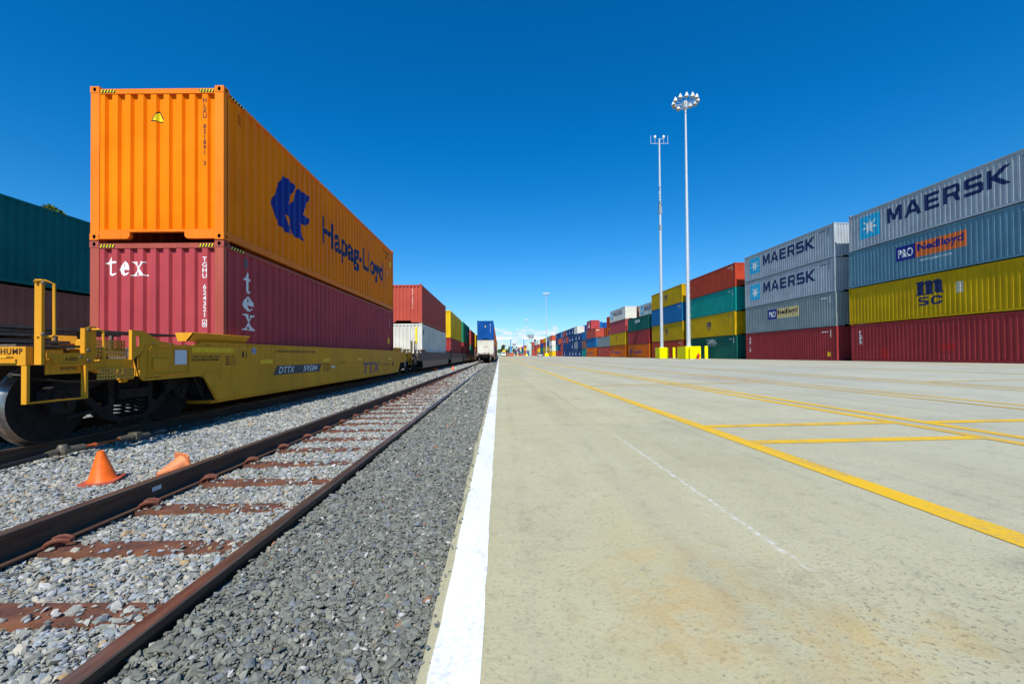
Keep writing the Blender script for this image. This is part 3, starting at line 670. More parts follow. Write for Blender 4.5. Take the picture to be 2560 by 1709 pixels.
def bogie(parent, yc, simple=False):
    bo = inst('bogie', BG['bolster'], M['cast'], parent, (0, yc, 0))
    for s in (-1,1):
        inst('side_frame', BG['side'], M['cast'], bo, (s*1.0, 0, 0)); 
        inst('spring_set', BG['spring'], M['cast'], bo, (s*1.0, 0, 0))
        for dy in (-.89,.89):
            q = inst('wheel', WHEEL, [M['cast'], M['tread']], bo, (s*.79, dy, .462)); q.scale = (s,1,1)
            q = inst('axle_bearing', BG['bear'], M['cast'], bo, (s*1.02, dy, .462)); q.scale = (s,1,1)
    for dy in (-.89,.89): inst('axle', AXLE, M['cast'], bo, (0, dy, .462))
    return bo
BOLT = MB().lathe([(.017,-.004),(.017,.013),(.006,.016)], 'x', n=6).mesh('bolt')
AXLE = MB().lathe([(.075,-.8),(.075,.8)], 'x', n=14).mesh('axle', True)
def sidepoly(L):
    near = [(-.38,.27),(-.66,.66),(-.74,.70),(-1.85,.69),(-1.92,.76),(-1.92,1.0),(-1.82,1.19),(-.95,1.20),(-.80,1.23)]
    farp = [(L-a, b) for a, b in near][::-1]
    return near+farp
def flatart(art, parent, s, y, z, w_, h_, mat, name='lettering', x=1.3585, end=None):
    """flat artwork on a plane: side of the car (s=+1/-1) or end (end = y plane)"""
    vs, fs = art; mb = MB()
    if end is not None: mb.add([(y+p[0]*w_, end, z+p[1]*h_) for p in vs], fs)
    elif s > 0: mb.add([(x, y+p[0]*w_, z+p[1]*h_) for p in vs], fs)
    else: mb.add([(-x, y+(1-p[0])*w_, z+p[1]*h_) for p in vs], fs)
    return mb.build(name, mat, parent)
def wellcar(xc, y0, label, body='car', L=12.19, zr=0., detail=1, near_bogie=True, far_bogie=True, group='well cars of the container trains', mini=False, lower=None):
    c = thing('well_car', (xc, y0, zr), label, 'rail car', group); bm_ = M[body]
    for s in (-1,1):
        vs, fs = curve2d([sidepoly(L)], .015); mb = MB().add([(s*1.338+v[2], v[0], v[1]) for v in vs], fs)
        mb.box(s*1.28, -.78, 1.232, s*1.362, L+.78, 1.262)            # top chord lip
        mb.box(s*1.20, -.36, .24, s*1.362, L+.36, .268)              # bottom chord
        sp = mb.build('side_sill', bm_, c)
        if detail:
            for q in (0, 1):
                f = (lambda a: L-a) if q else (lambda a: a)
                mbr = MB()
                mbr.prism([(f(-.72),.70),(f(-.70),.74),(f(-.44),.74),(f(-.12),.43),(f(.42),.40),(f(.50),.32),(f(.50),.285),(f(-.36),.285)], 'x', s*1.353, s*1.362)
                mbr.prism([(f(.10),1.228),(f(.13),1.228),(f(-.02),.50),(f(-.05),.50)], 'x', s*1.353, s*1.358)
                mbr.build('stiffener', bm_, sp)
    MB().box(-1.2,-.3,.2,1.2,L+.3,.262).build('well_floor', bm_, c)
    for q in ((0,1) if not mini else (0,)):
        f = (lambda a: L-a) if q else (lambda a: a)
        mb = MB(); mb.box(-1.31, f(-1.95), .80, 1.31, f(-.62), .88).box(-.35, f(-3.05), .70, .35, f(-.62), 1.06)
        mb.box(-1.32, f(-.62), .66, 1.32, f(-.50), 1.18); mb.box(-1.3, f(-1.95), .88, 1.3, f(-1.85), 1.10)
        mb.build('end_platform', M['grate'], c)  # darker than the car's yellow: the shade inside the platform is painted in
        MB().box(-1.30, f(-.34), .262, 1.30, f(-.30), 1.16).build('bulkhead', M['cast'], c)  # plate added in black to keep the gap below the container end dark
        if (q == 0 and near_bogie) or (q == 1 and far_bogie): bogie(c, f(-1.7))
        for s in (-1,1): # flared container guides
            gp = [(s*1.30, 1.264),(s*1.40,1.40),(s*1.385,1.405),(s*1.27,1.264)]
            mb = MB().prism(gp, 'y', f(-.98), f(.50)); mb.prism([(s*1.30,1.264),(s*1.40,1.40),(s*1.10,1.40),(s*1.14,1.264)], 'y', f(-.98), f(-.965)); mb.build('container_guide', bm_, c)
        # end sill, posts, steps and grabs
        mb = MB().box(-1.34, f(-3.27), .935, 1.34, f(-3.20), 1.13).box(-1.34, f(-3.20), .935, -1.30, f(-2.9), 1.10).box(1.30, f(-3.20), .935, 1.34, f(-2.9), 1.10)
        es = mb.build('end_sill', bm_, c)
        MB().box(-.17, f(-3.95), .78, .17, f(-3.27), .98).prism([(-.12,f(-3.95)),(-.17,f(-4.10)),(-.02,f(-4.22)),(.10,f(-4.10)),(.17,f(-3.95))], 'z', .74, 1.0).build('coupler', M['cast'], c)
        if mini: continue
        MB().box(-1.1, f(-3.15), 1.135, 1.1, f(-2.3), 1.16).box(-.9, f(-2.25), 1.10, .75, f(-.7), 1.125).build('walkway', M['grate'], c)
        mb = MB()
        for a_, b_, zz, y0_, y1_ in ((.25,.62,1.365,-3.0,-.35),(-.5,-.1,1.36,-3.0,-.6),(-.2,.66,1.27,-3.6,-2.35),(-1.1,-.62,1.28,-3.1,-1.2),(-.9,.70,1.19,-3.6,-2.2)):
            mb.box(a_, f(y0_), zz, b_, f(y1_), zz+.035)
        for a_ in (-.9,.0,.5):
            for b_ in (-2.9,-1.9,-.9): mb.box(a_-.02, f(b_), 1.10, a_+.02, f(b_+.04), 1.365)
        mb.build('running_board', M['grate'], c)
        for s in (-1,1):
            if s == 1 or q == 0:
                # tall corner post with handle
                MB().box(s*1.425, f(-3.20), .94, s*1.35, f(-3.17), 1.84).build('corner_post', bm_, c)
                x_ = s*1.385
                MB().tube([(x_,f(-3.21),1.83),(x_,f(-3.23),1.80),(x_+s*.0,f(-3.22),1.82),(x_+s*.05,f(-3.17),1.825),(x_+s*.085,f(-3.12),1.80),(x_+s*.09,f(-3.12),1.26),(x_+s*.07,f(-3.13),1.235),(x_,f(-3.21),1.235)], .014, 8).build('grab_handle', bm_, c, smooth=True)
                # step stirrup
                MB().box(s*1.385, f(-3.30), .55, s*1.33, f(-3.27), .93).box(s*1.385, f(-3.30), .535, s*1.33, f(-2.66), .55).box(s*1.385, f(-2.69), .55, s*1.33, f(-2.66), .93).build('step_stirrup', bm_, c)
                # side plate with two lips
                mb = MB().box(s*1.35, f(-3.08), .93, s*1.335, f(-2.62), 1.055).box(s*1.335, f(-3.07), .83, s*1.32, f(-2.64), .93).box(s*1.35, f(-3.08), 1.055, s*1.27, f(-2.62), 1.065); pl = mb.build('side_plate', bm_, c)
                MB().tube([(s*1.35,f(-3.06),.99),(s*1.40,f(-3.05),.985),(s*1.405,f(-3.02),.935),(s*1.405,f(-2.55),.935),(s*1.40,f(-2.50),.96),(s*1.34,f(-2.52),.985)], .012, 8).build('grab_iron', bm_, c, smooth=True)
                # shorter post with handle
                MB().box(s*1.35, f(-2.66), .95, s*1.29, f(-2.62), 1.36).prism([(f(-2.66),.95),(f(-2.66),1.36),(f(-2.60),1.385),(f(-2.53),1.385),(f(-2.53),.95)], 'x', s*1.342, s*1.352).build('ladder_post', bm_, c)
                MB().tube([(s*1.35,f(-2.58),1.35),(s*1.42,f(-2.56),1.35),(s*1.425,f(-2.52),1.33),(s*1.425,f(-2.50),1.0),(s*1.41,f(-2.51),.975),(s*1.34,f(-2.56),.975)], .013, 8).build('grab_handle', bm_, c, smooth=True)
                # lower side beam joining end sill and body
                MB().box(s*1.30, f(-2.62), .86, s*1.27, f(-1.92), .99).build('end_beam', bm_, c)
                # bracket with a square eye
                vs, fs = curve2d([[(-2.04,.98),(-2.04,1.375),(-1.86,1.375),(-1.78,1.34),(-1.55,1.24),(-1.30,1.215),(-1.30,1.19),(-1.80,1.19),(-1.90,1.06)], [(-1.97,1.16),(-1.97,1.30),(-1.90,1.30),(-1.90,1.16)]], .012)
                MB().add([(s*1.335+v[2], f(v[0]), v[1]) for v in vs], fs).box(s*1.36, f(-2.05), .98, s*1.32, f(-2.042), 1.375).prism([(s*1.36,.76),(s*1.22,.76),(s*1.22,.98),(s*1.30,.98)], 'y', f(-1.96), f(-1.95)).build('eye_bracket', bm_, c)
                # perforated steps
                MB().box(s*1.20, f(-2.5), 1.02, s*1.19, f(-1.97), 1.24).box(s*1.335, f(-2.5), .74, s*1.325, f(-1.98), .87).box(s*1.30, f(-2.5), .99, s*1.20, f(-1.98), 1.0).build('tread_plate', M['perf'], c)
                # recessed panel frame and little box
                vs, fs = curve2d([[(-1.80,.76),(-1.80,1.10),(-1.74,1.165),(-1.02,1.165),(-1.02,.76)], [(-1.775,.78),(-1.775,1.095),(-1.73,1.14),(-1.04,1.14),(-1.04,.78)]], .006)
                MB().add([(s*1.36+v[2], f(v[0]), v[1]) for v in vs], fs).build('panel_frame', bm_, c)
                MB().box(s*1.353, f(-1.72), .84, s*1.375, f(-1.45), .99).build('label_box', bm_, c)
        if not detail: continue
        MB().tube([(1.22,f(-2.55),.91),(1.24,f(-2.42),.84),(1.24,f(-2.2),.79),(1.24,f(-2.0),.78),(1.2,f(-1.8),.83)], .024, 8).box(1.17,f(-2.06),.72,1.27,f(-1.92),.86).lathe([(.04,0),(.05,.02),(.05,.1),(.03,.12)], 'z', (1.2,f(-2.0),.68), 10).build('brake_pipe', bm_, c, smooth=True)
        MB().tube([(-1.3,f(-3.30),1.02),(-1.3,f(-3.345),1.02),(1.24,f(-3.345),1.02),(1.24,f(-3.30),1.02)], .014, 8).build('end_grab_iron', bm_, c, smooth=True)
        MB().box(.55,f(-2.3),.92,.66,f(-2.2),1.22).box(.2,f(-2.25),.88,.9,f(-1.95),1.02).lathe([(.09,0),(.10,.03),(.10,.20),(.08,.23)], 'z', (.85,f(-2.15),1.02), 14).lathe([(.05,0),(.05,.12)], 'z', (.95,f(-2.4),1.0), 10).build('brake_valve', bm_, c, smooth=True)
        if q == 0:
            for x_, a_, z_, k_ in [(1.352,-3.12,1.02,.9),(1.352,-2.72,1.02,.9),(1.43,-3.19,1.80,1.3),(1.43,-3.19,1.26,1.3),(1.353,-2.63,1.34,1.2),(1.353,-2.63,1.10,1.2),(1.353,-2.63,.98,1.2)]+[(1.353,t,1.205,.8) for t in (-1.7,-1.4,-1.1,-.6,-.1,.5,.9)]:
                b_ = inst('bolt', BOLT, M['grate'], c, (x_, a_, z_)); b_.scale = (k_,k_,k_)
        mb = MB()
        mb.tube([(1.1,f(-3.2),.82),(1.12,f(-2.6),.72),(1.12,f(-1.0),.70),(1.05,f(-.35),.5)], .018, 6)
        mb.tube([(.75,f(-3.3),.80),(.8,f(-3.45),.62),(.72,f(-3.7),.50),(.55,f(-3.85),.62)], .024, 8)
        mb.tube([(1.02,f(-2.55),.30),(1.02,f(-2.1),.34),(1.0,f(-1.9),.46)], .03, 6); mb.tube([(1.1,f(-1.2),.66),(1.13,f(-1.15),.42),(1.1,f(-.95),.30)], .012, 6)
        mb.box(.9,f(-.62),.40,1.22,f(-.50),.68).box(1.04,f(-2.75),.36,1.10,f(-2.68),.62)
        mb.build('brake_rigging', M['cast'], c, smooth=True)
        mb = MB()
        for k in range(9): z_ = .66-.035*k; mb.box(1.20,f(-.70+.02*k),z_,1.215,f(-.69+.02*k),z_-.02)
        mb.build('chain', M['grate'], c)
        if q == 1:
            rg = [(.2+.28*math.cos(t*math.pi/12), f(-1.9), 1.35+.28*math.sin(t*math.pi/12)) for t in range(25)]
            MB().tube(rg, .018, 6).tube([(.2,f(-1.9),1.0),(.2,f(-1.9),1.4)], .02, 6).box(-.1,f(-1.88),1.1,.5,f(-1.8),1.5).build('brake_wheel', bm_, c, smooth=True)
    return c
car1 = wellcar(-6.23, 7.57, 'clean yellow well car nearest the camera, carrying the orange over maroon containers')
def side(art, y, z, w_, h_, mat, name='lettering', x=1.3585): flatart(art, car1, 1, y-7.57, z, w_, h_, mat, name, x)
flatart(text2d('HUMP', .012, space=1.15), car1, 1, 1.085, 1.05, .225, .062, M['brownink'], end=-3.274)
side(text2d('A-END', .01), 4.68, .975, .14, .045, M['brownink'], x=1.3525); side(text2d('ON B-END TRUCK', .006), 4.64, .875, .19, .035, M['brownink'], x=1.3375)
side(text2d('JACK HERE', .006), 5.72, .71, .28, .03, M['brownink'], x=1.355)
side(text2d('2 INCH THICK COMP. SHOES', .004), 6.60, 1.0, .66, .035, M['brownink']); side(text2d('NO.24 BRAKE BEAM', .008), 6.60, .945, .62, .045, M['brownink'])
for k in range(4): side(text2d(('EMRG 1 OC 6 1','EMRG 3 OC 6 1','EMRG 1 R 6Z','EMRG 2 R 6Z')[k], .004), 7.42, 1.0-k*.045, .30, .03, M['brownink'])
side(RECT, 6.60, 1.085, 1.05, .085, M['refl'], 'reflector'); side(RECT, 6.25, .90, .24, .22, M['sticker'], 'placard', x=1.362)
side(RECT, 7.90, 1.0, .05, .12, M['brownink'], 'mark'); side(text2d('135', .01, stack=True), 8.0, .98, .05, .14, M['brownink'])
for k, (a_, b_) in enumerate(((8.5,.46),(11.5,.46),(14.3,.46),(18.35,.46))): side(RECT, a_, .87-.005*k, b_, .085, M['refl'], 'reflector')
side(([(0,0,0),(.94,0,0),(1,1,0),(.07,1,0)], [(0,1,2,3)]), 8.98, .61, 2.45, .20, plain('slate blue panel', (.035,.045,.062), .5), 'number_panel', 1.357)
side(text2d('DTTX', .012, .25), 9.20, .64, .72, .145, M['white'], x=1.360); side(text2d('59584', .012, .25), 10.35, .64, .80, .145, M['white'], x=1.360)
side(text2d('152900 LBS. MAX. GROSS WEIGHT FOR 20 FT. CONTAINERS', .004), 9.1, 1.10, 1.95, .055, M['brownink'])
side(joinart([sc(norm(curve2d([[(0,0),(1,0),(1,1),(0,1)],[(.08,.08),(.92,.08),(.92,.92),(.08,.92)]])),0,0,1,1), sc(text2d('G',.01),.25,.2,.5,.6)]), 11.55, .60, .42, .21, M['brownink'])
side(RECT, 12.1, .68, .25, .05, M['sticker'], 'sticker'); side(text2d('LD LMT 244 300', .004), 12.6, .80, .6, .035, M['brownink'])
side(text2d('TTX', .03, .15), 14.9, .38, 2.1, .40, M['pbrown']); side(text2d('II', .02, .2), 18.9, .55, .4, .22, M['brownink']); side(text2d('DTTX 59584 B', .005, .2), 17.2, .62, 1.3, .06, M['brownink'])
side(norm(curve2d([ell(.5,.5,.5,.5,24)])), 8.20, 1.06, .16, .13, M['sticker'], 'round_emblem', 1.357); side(norm(curve2d([ell(.5,.5,.44,.44,24), ell(.5,.5,.34,.34,24)])), 8.21, 1.07, .14, .11, M['hlblue'], 'round_emblem', 1.360); side(text2d('FEC',.02), 8.235, 1.105, .09, .04, M['hlblue'], x=1.360)

GT = 'containers stacked on the near freight train'
# near pair
c = container(-6.23, 7.57, .27, 12.19, 2.87, 'maroon', 'faded maroon container with white serif tex lettering, low in the nearest yellow rail car', GT, fm=paint('rust-worn maroon frame paint', (.38,.085,.060), .55, .4))
hazard(c)
mark(c, ART['tex'], 'front', .26, 2.235, .76, .36, M['white'], 'lettering')
numbers(c, 'front', 2.042, 1.47, .085, 1.10, M['white'], 'TGHU 624321'); numbers(c, 'front', 2.062, 1.315, .045, .085, M['white'], '6')
mark(c, norm(curve2d([[(0,0),(1,0),(1,1),(0,1)],[(.14,.09),(.86,.09),(.86,.91),(.14,.91)]])), 'front', 2.042, 1.29, .085, .135, M['white'], 'number_marking')
mark(c, ART['texv'], 'right', .62, 1.27, .38, 1.15, M['white'], 'lettering')
mark(c, RECT, 'right', .66, 2.50, .09, .18, plain('grey latch', (.12,.10,.10), .5), 'marking')
mark(c, RECT, 'right', 11.2, 1.30, .32, .26, M['refl'], 'sticker'); mark(c, ART['tri'], 'right', 11.25, 1.7, .2, .22, M['refl'], 'sticker')
numbers(c, 'right', 11.5, 2.0, .09, .5, M['white'], 'TGHU')
c = container(-6.23, 7.57, 3.16, 12.19, 2.82, 'orange', 'bright orange container with blue emblem, top of the nearest double stack', GT, fm=paint('worn orange frame paint', (.82,.20,.015), .26, .25))
hazard(c)
numbers(c, 'front', 2.042, 1.36, .085, 1.24, M['brownink'], 'HLXU 851891 3')
mark(c, ART['tri'], 'front', 1.10, 2.18, .22, .21, M['black'], 'warning_sign', .004); mark(c, ART['tri'], 'front', 1.128, 2.193, .165, .165, M['yel'], 'warning_sign', .008)
mark(c, ART['hlraw'], 'right', 0, 0, 1, 1, M['hlblue'], 'emblem', raw=True)
mark(c, ART['hlword'], 'right', 4.3, .86, 6.25, 1.02, M['navy'], 'lettering')
mark(c, text2d('HLXU 851891 3', .01), 'right', 10.55, 2.42, .95, .11, M['brownink'], 'number_marking'); mark(c, text2d('45G1', .01), 'right', 10.9, 2.22, .4, .11, M['brownink'], 'number_marking'); mark(c, RECT, 'right', 11.25, 1.55, .10, .14, M['white'], 'sticker')
mark(c, RECT, 'right', .46, 2.36, .12, .20, P['orange2'], 'latch_plate', .012)
mark(c, RECT, 'right', 11.6, 1.95, .22, .25, M['yel'], 'sticker'); 

names1 = ['second','third','fourth','fifth','sixth','seventh','eighth','ninth']
units = [(27.1,'brick',2.52,'white',2.85,'brick red','rust streaked white'),(43.1,'yellow2',2.86,'maroon2',2.55,'yellow','maroon'),(58.4,'green2',2.86,'maroon2',2.6,'green','dark maroon'),
         (74.,'brick',2.7,'green2',2.6,'red','green'),(89.6,'yellow2',2.7,'brick',2.6,'yellow','red'),(105.2,'navy',2.7,'orange2',2.6,'dark blue','orange')]
for i, (y, cu_, hu, cl_, hl, nu, nl) in enumerate(units):
    wellcar(-6.23, y, f'weathered tan and mauve well car, {names1[i]} in the near train', 'car2', detail=0 if i else 1, far_bogie=(i == len(units)-1), mini=i > 0)
    a_ = container(-6.23, y, .30, 12.19, hl, cl_, f'{nl} container sitting low in the {names1[i]} well car of the near train', GT, 0 if i < 2 else 2)
    b_ = container(-6.23, y, .30+hl+.02, 12.19, hu, cu_, f'{nu} container on top in the {names1[i]} double stack of the near train', GT, 0 if i < 2 else 2)
    if i == 0:
        numbers(b_, 'front', 1.80, .95, .07, 1.25, M['white'], 'GVCU 518273 2'); mark(a_, RECT, 'front', 1.98, 1.5, .14, 1.1, M['yel'], 'marking')
        mark(a_, RECT, 'right', .5, 2.1, .3, .35, M['navy'], 'marking')
    if i == 1: numbers(b_, 'right', 4.6, .6, .45, 1.9, M['navy'], 'mediterr'); numbers(a_, 'right', .6, .7, .3, 1.5, M['white'], 'tex')
    if i == 2: mark(b_, text2d('UASC', .02), 'right', 6.5, 1.3, 2.4, .6, M['white'], 'lettering')
# mauve upper band on the second car's side is weathering of its paint
# train standing on the nearest track, far off
GT2 = 'containers stacked on the distant freight train'
cols2 = [('blue','white','blue','pale cream'),('orange2','brick','orange','red'),('brick','navy','red','dark blue'),('yellow','brown','yellow','brown'),('orange2','green','orange','green'),('maroon','yellow','maroon','yellow'),('brown','orange2','brown','orange'),('orange','maroon2','orange','maroon')]
for i, (u_, l_, nu, nl) in enumerate(cols2):
    y = 62.4+15.6*i
    nm = (['first']+names1)[i]
    wellcar(-2.055, y, f'dusty brown well car, {nm} of the train standing on the empty track', 'car2', detail=0, zr=.02, far_bogie=i == 7, mini=i > 0)
    a_ = container(-2.055, y, .45, 12.19, 2.87, l_, f'{nl} container low in the {nm} well car of the distant train', GT2, 0 if i == 0 else 2)
    b_ = container(-2.055, y, 3.36, 12.19, 2.87, u_, f'{nu} container on top of the {nm} stack of the distant train', GT2, 0 if i == 0 else 2)
    if i == 0:
        numbers(b_, 'front', 1.93, 1.05, .10, 1.35, M['white'], 'GESU 417735 1'); mark(b_, ART['tri'], 'front', 1.10, 1.9, .26, .26, M['yel'], 'warning_sign')
        mark(a_, text2d('DONG', .01, .3), 'front', .95, 1.75, .65, .2, M['redpatch'], 'lettering')
# third train, far left
GT3 = 'containers stacked on the left background train'
for y, tag_, l1, l2 in ((7.0,'tealdark','deep teal container on top at the left photo edge','dull brown container under the deep teal one at the left photo edge'),):
    wellcar(-16.72, y, 'dark well car of the background train behind the yellow end post', 'car2', detail=0, zr=-.1)
    container(-16.72, y, .52, 12.19, 2.87, 'brown', l2, GT3); container(-16.72, y, 3.43, 12.19, 2.78, tag_, l1, GT3)

# ================================================================== CONTAINER YARD
XR = 26.9+W/2; ZY = .36
ordn = ['first','second','third','fourth','fifth','sixth','seventh','eighth','ninth','tenth','eleventh','twelfth','thirteenth','fourteenth','fifteenth','sixteenth','seventeenth','eighteenth','nineteenth','twentieth','twenty-first','twenty-second','twenty-third','twenty-fourth','twenty-fifth']
GY = 'containers stacked in the yard on the right'
CN = {'orange':'orange','orange2':'orange','maroon':'faded maroon','maroon2':'dark maroon','brick':'brick red','redorange':'rusty red','yellow':'mustard yellow','yellow2':'bright yellow','blue':'blue','blue2':'mid blue','navy':'dark blue','teal':'teal','tealdark':'deep teal','green':'dark green','green2':'leaf green','grey':'light grey','bluegrey':'blue grey','rustgrey':'rust stained grey','white':'off-white','brown':'brown','purple':'purple','salmon':'salmon red'}
def tiername(t, n): return 'bottom tier' if t == 0 else ('top tier' if t == n-1 else ('second tier' if t == 1 else 'third tier'))
front = [ # y near, length, tier height, colours bottom->top, marks
 (19.7,12.19,2.755,['maroon2','yellow','bluegrey','grey']),
 (33.2,12.19,2.77,['maroon2','rustgrey','grey','grey']),
 (47.3,12.19,2.75,['green','yellow','teal','redorange']),
 (61.0,12.19,2.74,['redorange','yellow','blue2','yellow']),
 (74.6,12.19,2.62,['orange2','maroon2','green']),
 (88.6,12.19,2.73,['orange2','yellow','maroon','white']),
 (101.6,12.19,2.62,['brick','rustgrey']),
 (115.9,12.19,2.70,['orange2','blue2','brick']),
 (129.3,6.06,2.62,['teal','brown','blue2']),
 (136.2,6.06,2.62,['navy','navy','navy']),
 (142.9,6.06,2.62,['navy','rustgrey','navy','white']),
 (149.4,6.06,2.62,['navy']*4),
 (155.9,6.06,2.62,['navy']*4),
 (162.4,6.06,2.62,['navy','navy','brick','navy']),
 (168.9,6.06,2.62,['navy','navy','navy','redorange']),
 (176.,6.06,2.62,['brick','brick','brick','blue2']),
 (183.5,6.06,2.62,['maroon2','navy','salmon','navy']),
 (192.,6.06,2.62,['maroon','teal','navy','navy']),
 (211.,12.19,2.65,['yellow2','white','white','salmon']),
 (226.,12.19,2.65,['orange2','yellow','navy','bluegrey']),
 (241.,12.19,2.65,['orange2','yellow','redorange','yellow']),
 (262.,12.19,2.65,['navy','green','navy','redorange']),
 (284.,12.19,2.65,['yellow','yellow2','brick','white']),
 (306.,12.19,2.65,['brick','maroon2','maroon2','grey']),
 (334.,12.19,2.65,['brick','brick','brown','redorange']),
]
extra = {(0,0):'with white tex lettering',(0,1):'with black lettering',(0,2):'with orange name panel',(0,3):'with white star emblem',
 (1,0):'with white GOLD lettering',(1,1):'with name panel',(1,2):'with star emblem',(1,3):'with star emblem',(2,0):'with white CAPITAL lettering',(2,1):'with black emblem'}
for si, (y, L, H, cols) in enumerate(front):
    n = len(cols); lod = 0 if si < 8 else 2
    for t, cn in enumerate(cols):
        ex = extra.get((si,t), ''); ln = 'long' if L > 7 else 'short'
        where = f'{tiername(t,n)}, {ordn[si]} front yard stack from right'
        lab = f'{CN[cn]} container{" "+ex if ex else ""}, {where}'
        jx, jy = random.uniform(-.05,.05), random.uniform(-.10,.10)
        c = container(XR+jx, y+jy, ZY+t*H+.01*t, L, H, cn, lab, GY, lod)
        if (si,t) in ((0,3),(1,2),(1,3),(5,3)): maersk(c)
        if (si,t) in ((0,1),(2,1),(3,1),(3,3)): msc(c, u=5.1 if si == 0 else 5.7, s=1. if si == 0 else .7)
        if (si,t) in ((4,0),(5,0),(7,0)): hapag(c)
        if (si,t) == (0,2): nedlloyd(c, M['orangepanel'], M['hlblue']); mark(c, text2d('www.ponl.com', .01), 'left', 5.3, .85, 1.9, .2, M['white'], 'lettering')
        if (si,t) == (1,1): nedlloyd(c, M['cream'], M['brownink'])
        if (si,t) == (0,0):
            mark(c, ART['texv'], 'left', .62, 1.25, .34, 1.05, M['white'], 'lettering'); mark(c, RECT, 'left', 2.45, .2, .55, .75, M['redpatch'], 'repair_patch'); mark(c, RECT, 'left', 6.35, .72, .85, .42, M['redpatch'], 'repair_patch')
        if (si,t) == (0,1): numbers(c, 'left', .60, .75, .10, 1.5, M['navy'], 'MEDITERRANEAN'); numbers(c, 'left', .86, .8, .10, 1.35, M['navy'], 'SHIPPING CO'); mark(c, RECT, 'left', 7.45, 1.35, .38, .65, plain('pale repair patch', (.52,.47,.33), .6), 'repair_patch')
        if (si,t) == (1,0): numbers(c, 'left', .52, .8, .32, 1.6, M['white'], 'GOLD'); mark(c, RECT, 'left', 11.2, .35, .35, .35, M['refl'], 'sticker')
        if (si,t) == (2,0): mark(c, text2d('CAPITAL', .02), 'left', 5.3, 1.85, 2.5, .6, M['white'], 'lettering'); mark(c, text2d('INTERMODAL', .0), 'left', 5.4, 1.6, 2.3, .14, M['grey'] if 'grey' in M else M['white'], 'lettering')
        if (si,t) == (4,2): mark(c, text2d('CMA', .03, .2), 'left', 4.4, 1.5, 3.0, .6, M['white'], 'lettering')
        if (si,t) == (4,1): numbers(c, 'left', .5, .6, .3, 1.5, M['white'], 'tex')
        if (si,t) == (3,0): mark(c, text2d('K LINE', .03), 'left', .8, 1.5, 1.2, .25, M['white'], 'lettering')
        if (si,t) == (5,1): mark(c, text2d('P', .05), 'left', 5.2, .9, .6, 1.1, M['navy'], 'lettering')
        if (si,t) in ((7,2),(5,2)): mark(c, text2d('tex', .04), 'front', 1.3 if si == 5 else .3, 1.9, .8, .35, M['white'], 'lettering')
        if si < 4: numbers(c, 'left', 11.5, H-.95, .12, .7, M['white'] if cn not in ('grey','yellow') else M['navy'], 'U83541'); mark(c, RECT, 'left', 10.6, H-.45, .7, .07, M['white'] if cn not in ('grey','yellow') else M['navy'], 'marking')
        if 9 <= si <= 17 and cn in ('navy','blue2') and random.random() < .75: mark(c, ART['drop'], 'left', 1.9+random.uniform(-.5,.8), .6, 1.7, 1.25, M['white'], 'emblem')
        if si >= 9 and L < 7: mark(c, RECT, 'left', 5.2, H-.5, .5, .18, M['white'], 'marking')
# tier 4 of stack eight: two short ones set back
c = container(XR+.05, 121.6, ZY+3*2.71, 6.06, 2.62, 'maroon', 'short maroon container alone in the fourth tier, on the eighth front-row stack', GY, 2)
mark(c, ART['drop'], 'left', 1.6, .55, 2.5, 1.5, M['white'], 'emblem')
# rows behind, where they show over or between the front row
XR2, XR3 = XR+2.74, XR+5.5
back = [(XR2,75.7,['brown','navy','brick','white'],'second'),(XR2,102.4,['brown','navy','orange2','redorange'],'second'),(XR3,86.6,['green','brick','grey','maroon'],'third'),(XR3,132.,['navy','salmon','salmon','blue'],'third'),
        (XR2,129.4,['navy','brick','blue2','blue2'],'second'),(XR2,116.,['brick','navy','salmon'],'second'),(XR2,88.8,['brick','navy','green','brown'],'second'),(XR2,144.,['navy','brick','navy','navy'],'second'),
        (XR2,61.2,['brick','green','blue','brown'],'second'),(XR2,47.5,['brick','green','blue','redorange'],'second'),(XR2,33.4,['brown','green','blue','grey'],'second')]
for k, (x, y, cols, rw) in enumerate(back):
    near = min(range(len(front)), key=lambda i: abs(front[i][0]-y))
    for t, cn in enumerate(cols):
        c = container(x, y, ZY+t*2.72, 12.19, 2.70, cn, f'{CN[cn]} container, {tiername(t,len(cols))}, {rw} yard row behind {ordn[near]} front stack', GY, 0 if (k < 2 and t == 3) else 2)
        if k == 0 and t == 3: maersk(c)
        if k == 1 and t == 2: mark(c, ART['hl'], 'left', 1.2, .6, 1.2, 1.2, M['hlblue'], 'emblem')
# far block, beyond the cross lane
fc = ['brick','navy','yellow2','redorange','brown','purple','orange','grey','teal','maroon2','blue2','green','salmon','white']
for s_i in range(20):
    y = 405+14.5*s_i; n = random.choice([3,4,4,3,4,2])
    for t in range(n):
        cn = random.choice(fc)
        container(XR-1.2*(s_i % 3 == 1), y, ZY+t*2.66, 12.19, 2.6, cn, f'tiny {CN[cn]} container in the farthest yard block by the gantry cranes', 'far containers near the gantry cranes', 2)

